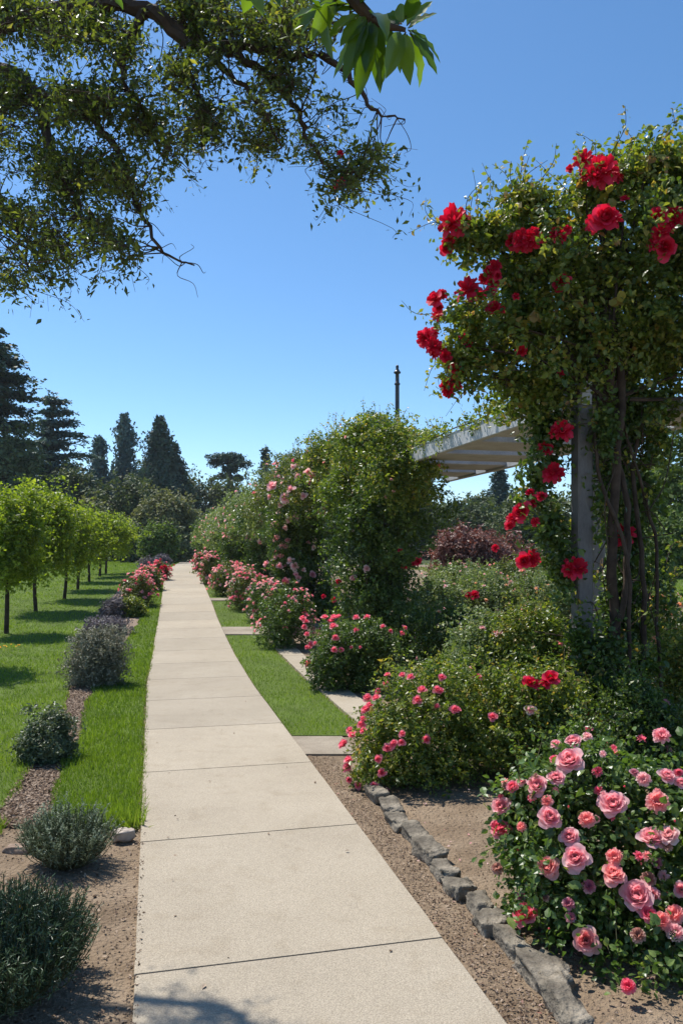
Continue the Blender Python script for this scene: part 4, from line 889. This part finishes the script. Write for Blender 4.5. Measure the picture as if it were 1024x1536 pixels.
bg = [('dark evergreen mass below the tallest conifer', 8, 640, 57, 60, 'oak', 16000, .32), ('dark round tree behind the three conifers, filling the gap to the olive one', 215, 688, 95, 46, 'oak', 14000, .36), ('dark broad tree between the tallest conifer and cedar', 55, 668, 80, 44, 'oak', 13000, .34), ('dark round tree between the cedar and the three conifers', 118, 696, 68, 44, 'oak', 12000, .34),
      ('grey green round tree below the three conifers', 190, 718, 66, 50, 'oak', 14000, .30), ('dark round tree right of the dark tall conifer', 270, 702, 88, 24, 'oak', 9000, .38),
      ('large rounded olive tree in front of the conifers', 250, 741, 56, 54, 'olive', 20000, .24), ('small bright green round tree beside the far path', 237, 786, 50, 27, 'midgreen', 10000, .20),
      ('dark green rounded bush behind the farthest young tree', 198, 780, 54, 19, 'oak', 7000, .22), ('olive dark tree left of the flat topped pine', 304, 704, 92, 36, 'oak', 11000, .38),
      ('dark round tree below the flat topped pine', 352, 724, 90, 34, 'oak', 10000, .38), ('dark round tree below the ragged conifer', 410, 706, 92, 40, 'oak', 10000, .38),
      ('low dark hedge like tree behind the first young trees', 50, 715, 60, 60, 'conifer', 14000, .34), ('low brownish tree behind the fourth young tree', 135, 746, 60, 26, 'olive', 6000, .28),
      ('dark tree beyond the leafy pergola column', 640, 742, 70, 50, 'oak', 11000, .32), ('rounded dark green tree behind the purple shrub', 700, 745, 66, 48, 'oak', 12000, .30),
      ('small green tree left of the bluish conifer', 720, 738, 74, 26, 'oak', 7000, .30), ('dark green tree right of the purple shrubs', 800, 735, 60, 60, 'oak', 14000, .28), ('shaded tree seen right behind the grey post', 890, 720, 50, 60, 'oak', 12000, .26),
      ('olive green tree at the right edge', 1035, 595, 32, 75, 'midgreen', 26000, .17), ('low olive tree between the post and right edge', 965, 690, 36, 55, 'olive', 18000, .18), ('green bush at the right edge below the olive green tree', 1010, 770, 30, 55, 'midgreen', 12000, .15),
      ('tree outside the right edge', 1180, 600, 34, 90, 'olive', 12000, .25), ('dark tree behind the far pergola end', 460, 742, 85, 50, 'oak', 11000, .36), ('dark tree behind the pergola middle', 540, 745, 80, 50, 'oak', 10000, .36),
      ('dark tree far behind the row, at the end of the path', 290, 775, 75, 40, 'oak', 9000, .30), ('hedge like tree outside the left edge', -90, 700, 50, 70, 'oak', 9000, .34)]
for i, (lb, px, top, Y, hw, mat, n, lf) in enumerate(bg): bgtree(lb, px, top, Y, hw, mat, n, lf, 800 + i)
# umbrella pine
Y = 105; k = Y / F; b = np.array([(345 - CX) * k, Y, float(g(Y))]); rng = np.random.default_rng(900)
bl = [(P(x, y, Y + dy), [rx * k, rx * k * .9, ry * k]) for x, y, rx, ry, dy in [(342, 685, 22, 4.5, 0), (325, 693, 11, 4, 1), (362, 694, 13, 4.5, -1), (346, 703, 13, 3.5, 0), (333, 714, 11, 4, 2), (358, 717, 10, 4, 0)]]
tree('pine_tree', 'flat topped umbrella pine on the skyline', 'pine', b, bl, .35, 'conifer', 14000, .24, 900, clump=.26, nsh=16, shl=.6, fork=.95, limbs=26, amp=.3)

# lamp post / mast
Y = 24.0; k = Y / F; b = np.array([(595.5 - CX) * k, Y, float(g(Y))]); zt = CH + (HZ - 547) * k
root = empty('lamp_post', b, 'slim black lamp post rising behind the leafy pergola', 'lamp post')
m = MB(); zs = [b[2] - .1, b[2] + .1, b[2] + .5, b[2] + .55, b[2] + 1.2, zt - .62]; rs = [.17, .17, .14, .095, .085, .062]
tube(m, [[b[0], b[1], z] for z in zs], rs, 14); m.build('pole', M['blackmetal'], root, smooth=True)
m = MB(); z0 = zt - .62; tube(m, [[b[0], b[1], z0 + z] for z in (0, .02, .06, .08, .34, .36, .40, .42, .50, .56, .60, .62)], [.062, .085, .085, .06, .055, .10, .11, .08, .04, .05, .035, .001], 14); m.build('lamp_head', M['blackmetal'], root, smooth=True)
# fence at the right
root = empty('fence', [16.5, 40, g(40)], 'weathered brown board fence at the right edge behind the bushes', 'fence')
m = MB()
for i in range(40): box(m, [13.5 + i * .21, 40 + .01 * math.sin(i * 7), g(40) + .85 + .01 * math.sin(i * 3)], [[0, 0, 1], [1, 0, 0], [0, 1, 0]], [.85, .098, .012], .003)
m.build('board', M['fence'], root)
m = MB(); 
for z in (.35, 1.35): box(m, [17.6, 40.06, g(40) + z], [[1, 0, 0], [0, 1, 0], [0, 0, 1]], [4.2, .03, .045], .003)
m.build('rail', M['fence'], root)

# ------------------------------------------------------------------ overhanging tree (upper left)
rng = np.random.default_rng(1000)
def od(px, py): return 3.45 + .75 * np.clip((150 - px) / 150, 0, 1.1) - .25 * np.clip((py - 250) / 150, 0, 1) 
def O(px, py, dy=0): return P(px, py, float(od(px, py)) + dy)
tb = np.array([-4.0, 4.6, 0.0])
root = empty('overhanging_tree', tb, 'small leaved tree whose dark branches overhang from upper left', 'tree')
mt, mbr, mf = MB(), MB(), MB()
fork1 = np.array([-3.7, 4.5, 3.4])
p = smooth([tb - [0, 0, .1], tb + [.05, 0, 1.2], tb + [.0, .1, 2.4], fork1], 6); tube(mt, p, np.linspace(.19, .12, len(p)), 12); mt.build('trunk', M['bark'], root, smooth=True)
limbs = [
  ([fork1, [-3.0, 4.6, 4.3], O(-60, 60), O(40, 30), O(130, 5), O(219, 13), O(285, 66), O(378, 73), O(440, 80), O(491, 86), O(538, 133), O(564, 166), O(607, 179)], .052, .003),
  ([O(219, 13), O(292, 60), O(345, 113), O(392, 159), O(422, 222)], .022, .003),
  ([O(330, 62), O(378, 100), O(425, 133), O(451, 179), O(460, 205), O(491, 249), O(510, 275)], .02, .003),
  ([O(279, 50), O(286, 110), O(305, 179), O(302, 232)], .012, .002),
  ([fork1, [-3.2, 4.4, 4.0], O(-30, 110, .2), O(46, 133), O(86, 239), O(113, 299), O(140, 370)], .05, .004),
  ([O(46, 133), O(130, 170), O(180, 230), O(193, 266), O(212, 319), O(246, 378), O(292, 398)], .02, .003),
  ([fork1, [-3.3, 4.5, 3.5], O(-60, 230, .2), O(-10, 290), O(30, 350), O(45, 410)], .04, .003),
  ([O(219, 13), O(180, 90), O(200, 150), O(240, 230)], .022, .003),
  ([O(491, 86), O(500, 60), O(520, 30)], .01, .004),
  ([O(-60, 60), O(0, 0, .2), O(60, -80, .2), O(150, -160, .1)], .05, .01),
  ([fork1, [-3.6, 4.9, 4.8], [-3.0, 5.0, 5.8]], .09, .03),
]
LP = []
for pts, r0, r1 in limbs:
    q = wob(smooth([np.asarray(x, float) for x in pts], 5), .007, rng); tube(mbr, q, np.linspace(r0, r1, len(q)) , 7); LP.append(q)
LPa = np.concatenate(LP)
# side twigs bare
def twig(a, e, r=.004, wig=.05):
    L = np.linalg.norm(e - a); m1 = a + (e - a) * .35 + rng.normal(size=3) * L * wig * 1.6; m2 = a + (e - a) * .7 + rng.normal(size=3) * L * wig * 1.6
    q = smooth([a, m1, m2, e], 4); tube(mbr, q, np.linspace(r, r * .35, len(q)), 4); return q
# regions: px, py, rx, ry, number of sprays
reg = [(40, 60, 70, 75, 150), (130, 70, 80, 75, 150), (60, 170, 80, 60, 130), (170, 170, 70, 60, 110), (215, 215, 45, 45, 60), (230, 90, 50, 60, 70), (30, 270, 50, 50, 75), (110, 270, 60, 45, 85), (150, 345, 45, 40, 60), (60, 340, 50, 45, 55), (20, 385, 30, 40, 30), (185, 390, 22, 22, 14), (200, 290, 30, 30, 20),
       (140, 400, 18, 20, 8), (80, 400, 22, 18, 10),
       (300, 20, 60, 35, 70), (390, 25, 60, 30, 60), (460, 30, 40, 35, 40), (330, 100, 50, 30, 36), (400, 110, 45, 28, 32), (300, 170, 35, 35, 22), (350, 180, 40, 25, 24), (400, 200, 35, 20, 16), (440, 150, 28, 35, 20), (470, 205, 20, 25, 13),
       (520, 262, 30, 22, 9), (550, 245, 26, 22, 11), (565, 228, 12, 12, 4), (508, 282, 16, 14, 5), (495, 165, 18, 8, 4), (-60, 150, 60, 130, 120), (-70, 330, 50, 70, 50), (0, -40, 70, 30, 50), (330, -22, 120, 16, 30), (-60, -60, 60, 60, 60)]
gap = Noise(np.random.default_rng(77), .6, 2.9, 8)
for px, py, rx, ry, k in reg:
    k = int(k * 1.0)
    for _ in range(k):
        a = rng.uniform(0, 6.283); r = math.sqrt(rng.random()); x = px + rx * r * math.cos(a) * 1.08; yv = py + ry * r * math.sin(a) * 1.08
        e = O(x, yv, rng.normal() * .17)
        if e[1] - .40 * e[2] > 2.75 + rng.normal() * .14 and e[0] + .42 * e[2] > -.62 + rng.normal() * .18: e = CAM + (e - CAM) * .84
        dd = np.linalg.norm(LPa - e, axis=1) + rng.random(len(LPa)) * .12; s_ = LPa[np.argmin(dd)]
        if np.linalg.norm(e - s_) > .9: s_ = e + nrm(s_ - e) * .5
        if gap(np.array([x / 62, yv / 48, 0.])) < (1.03 if x < 120 else 1.07) and (x < 480 or yv < 150): continue
        q = twig(s_, e, .0032)
        ct = rng.random(); m = int(rng.uniform(26, 44))
        for _s in range(4):
            e2 = e + rng.normal(size=3) * [.085, .05, .065] + [0, 0, -.03]; i_ = rng.integers(max(1, len(q) - 6), len(q)); q2 = twig(q[i_], e2, .0018, .06)
            mm = m // 3 + 1; t = rng.random(mm) ** .7; fi = t * (len(q2) - 1); i0 = np.clip(fi.astype(int), 0, len(q2) - 2); fr = (fi - i0)[:, None]
            pos = q2[i0] * (1 - fr) + q2[i0 + 1] * fr + rng.normal(size=(mm, 3)) * .018
            place(mf, pos, rng.normal(size=(mm, 3)) + [0, 0, .5], .026 * np.clip(np.exp(rng.normal(size=mm) * .3), .5, 1.7), np.clip(.5 * ct + .5 * rng.random(mm), 0, 1), LEAF4, rng=rng, droop=.4, wide=.72)
# bare twigs on the free branches
for q, k in ((LP[0], 30), (LP[1], 16), (LP[2], 16), (LP[3], 12), (LP[5], 14)):
    for _ in range(k):
        i = rng.integers(len(q) // 2, len(q)); a = q[i]; twig(a, a + rng.normal(size=3) * [.09, .06, .07] + [.01, 0, -.02], .0022, .12)
mbr.build('branch', M['twig'], root); mf.build('crown', M['over'], root)
for px, py, r in [(510, 230, 5), (512, 272, 6), (505, 280, 4), (573, 0, 1)][:3]:
    put_bloom(root, O(px, py, -.1), r / F * 4.1, [0, -1, -.2], 'red', 'pom', 2, 'blossom', rng)

# large leaved branch hanging in from above
rng = np.random.default_rng(1100)
mb0 = np.array([1.3, -.9, 0.0]); root = empty('magnolia_tree', mb0, 'large glossy leaved branch hanging in at the top centre', 'tree')
mt, mbr, mf = MB(), MB(), MB()
p = smooth([mb0 - [0, 0, .1], mb0 + [0, 0, 1.5], mb0 + [-.1, .2, 3.0], [1.0, -.2, 3.9]], 6); tube(mt, p, np.linspace(.12, .07, len(p)), 12); mt.build('trunk', M['bark'], root, smooth=True)
YB = 2.35
main = smooth([[1.0, -.2, 3.9], [.6, 1.0, 4.1], P(560, -120, YB), P(520, -30, YB), P(560, 30, YB), P(608, 45, YB)], 6); tube(mbr, main, np.linspace(.05, .006, len(main)), 8)
b2 = smooth([P(520, -30, YB), P(500, 0, YB), P(480, 20, YB + .05)], 5); tube(mbr, b2, np.linspace(.012, .005, len(b2)), 6)
b3 = smooth([P(560, -120, YB), P(440, -60, YB + .1), P(380, -25, YB + .1)], 5); tube(mbr, b3, np.linspace(.012, .005, len(b3)), 6)
def big_leaf(a, tip, w, bend, face, tint):
    a = np.asarray(a); tip = np.asarray(tip); L = np.linalg.norm(tip - a); d = (tip - a) / L; n = nrm(face - (face @ d) * d); x = np.cross(d, n)
    nv, nu = 9, 5; v = np.linspace(0, 1, nv)[:, None]; u = np.linspace(-1, 1, nu)[None]
    wv = w * (np.sin(np.pi * np.clip(v, 0, 1) ** .85) ** .8) * (1 - .15 * v) + .0008
    mid_ = a + d * L * v[..., None] * 1.0 + n * (bend * L * np.sin(np.pi * v))[..., None]
    V = mid_ + x * (u * wv)[..., None] + n * (np.abs(u) ** 1.2 * wv * .35 + .003 * np.sin(v * 22) * np.abs(u))[..., None]
    i = np.arange(nv - 1)[:, None] * nu + np.arange(nu - 1)[None]
    mf = MB(); mf.add(V.reshape(-1, 3), q=np.stack([i, i + 1, i + nu + 1, i + nu], -1).reshape(-1, 4), tint=tint); mf.build('leaf', M['bigleaf'], root, smooth=True)
BL = [ # base px,py -> tip px,py, half width px
 (612,42,655,20,13),(610,38,648,2,12),(612,45,660,95,13),(614,50,655,112,12),(610,52,628,132,15),(606,52,615,128,13),(608,48,600,110,13),(600,48,578,118,15),(598,44,565,40,13),(602,36,575,25,13),(604,34,600,5,11),(606,30,625,-8,12),(600,55,568,138,16),
 (560,30,570,140,15),(556,32,535,150,17),(550,30,515,125,15),(545,30,500,118,14),(548,25,510,70,14),(540,22,492,60,13),(535,15,470,38,13),(530,8,455,20,12),(520,5,440,45,15),(505,5,436,30,14),(500,0,465,62,14),(490,5,500,90,14),(555,20,580,60,13),(540,5,570,-15,14),(510,-15,545,0,13),(480,15,440,-10,13),
 (525,10,520,85,14),(560,35,548,110,14),(478,18,452,52,12),(618,46,640,70,11),(570,32,590,95,12),
 (380,-25,365,20,13),(385,-25,350,-5,12),(400,-35,420,10,12),(380,-20,395,25,12),(150,-40,185,15,14),(330,-40,310,5,11),(420,-45,440,5,12)]
for a0, b0, a1, b1, w in BL:
    dy = rng.normal() * .09
    big_leaf(P(a0, b0, YB + dy * .3), P(a1, b1, YB + dy), w * .98 / F * YB, rng.uniform(-.02, .10), nrm(np.array([rng.normal() * .5, -.7, .55 + rng.normal() * .3])), rng.random())
    tube(mbr, [P(a0, b0, YB), P(a0 * .85 + a1 * .15, b0 * .85 + b1 * .15, YB + dy * .4)], .0022, 4)
# leaf cluster at the left edge
b4 = smooth([P(380, -25, YB + .1), P(150, -60, YB), P(40, -60, YB)], 5); tube(mbr, b4, np.linspace(.008, .005, len(b4)), 6)
mbr.build('branch', M['twig'], root)

# ------------------------------------------------------------------ light, sky, camera
to_sun = Vector((-.42, .40, 1.0)).normalized()
el = math.asin(to_sun.z); az = math.atan2(to_sun.x, to_sun.y)
L = bpy.data.lights.new('sun', 'SUN'); L.energy = 4.6; L.angle = math.radians(.53); L.color = (1, .955, .88)
so = bpy.data.objects.new('sun', L); so.rotation_mode = 'QUATERNION'; so.rotation_quaternion = to_sun.to_track_quat('Z', 'Y'); col.objects.link(so)
w = bpy.data.worlds.new('World'); sc.world = w; w.use_nodes = True; nt = w.node_tree
bgn = nt.nodes['Background']; sk = nt.nodes.new('ShaderNodeTexSky'); sk.sky_type = 'NISHITA'; sk.sun_disc = False
sk.sun_elevation = el; sk.sun_rotation = az; sk.air_density = 1.0; sk.dust_density = 1.0; sk.ozone_density = 2.6; sk.altitude = 1800
hs = nt.nodes.new('ShaderNodeHueSaturation'); hs.inputs['Saturation'].default_value = 1.17; hs.inputs['Hue'].default_value = .496
nt.links.new(sk.outputs[0], hs.inputs['Color']); nt.links.new(hs.outputs[0], bgn.inputs[0]); bgn.inputs[1].default_value = .132
cam = bpy.data.cameras.new('camera'); co = bpy.data.objects.new('camera', cam); col.objects.link(co)
cam.sensor_fit = 'VERTICAL'; cam.sensor_height = 36; cam.lens = 36 * F / 1536; cam.shift_y = (HZ - 768) / 1536; cam.clip_end = 6000; cam.clip_start = .05
co.location = (0, 0, CH); co.rotation_euler = (math.radians(90), 0, 0); sc.camera = co
sc.view_settings.view_transform = 'Standard'; sc.view_settings.look = 'None'; sc.view_settings.gamma = 1; sc.view_settings.exposure = .48
sc.cycles.max_bounces = 6; sc.cycles.diffuse_bounces = 3; sc.cycles.transmission_bounces = 4; sc.cycles.glossy_bounces = 2
sc.cycles.caustics_reflective = False; sc.cycles.caustics_refractive = False

# thin summer air: far trees pale a little
hm = bpy.data.materials.new('haze'); hm.use_nodes = True; hn = hm.node_tree; hn.nodes.clear()
ho = hn.nodes.new('ShaderNodeOutputMaterial'); hv = hn.nodes.new('ShaderNodeVolumePrincipled')
hv.inputs['Color'].default_value = (.78, .88, 1, 1); hv.inputs['Density'].default_value = .00025; hv.inputs['Anisotropy'].default_value = .2
hn.links.new(hv.outputs[0], ho.inputs['Volume'])
mb = MB(); mb.add([[x, y, z] for z in (-1.5, 26) for y in (-40, 660) for x in (-620, 620)], q=[[0, 2, 3, 1], [4, 5, 7, 6], [0, 1, 5, 4], [2, 6, 7, 3], [0, 4, 6, 2], [1, 3, 7, 5]])
hz_ = mb.build('haze', hm); tag(hz_, 'faint blue summer haze over the whole garden', None, None, 'stuff')
sc.cycles.volume_bounces = 0
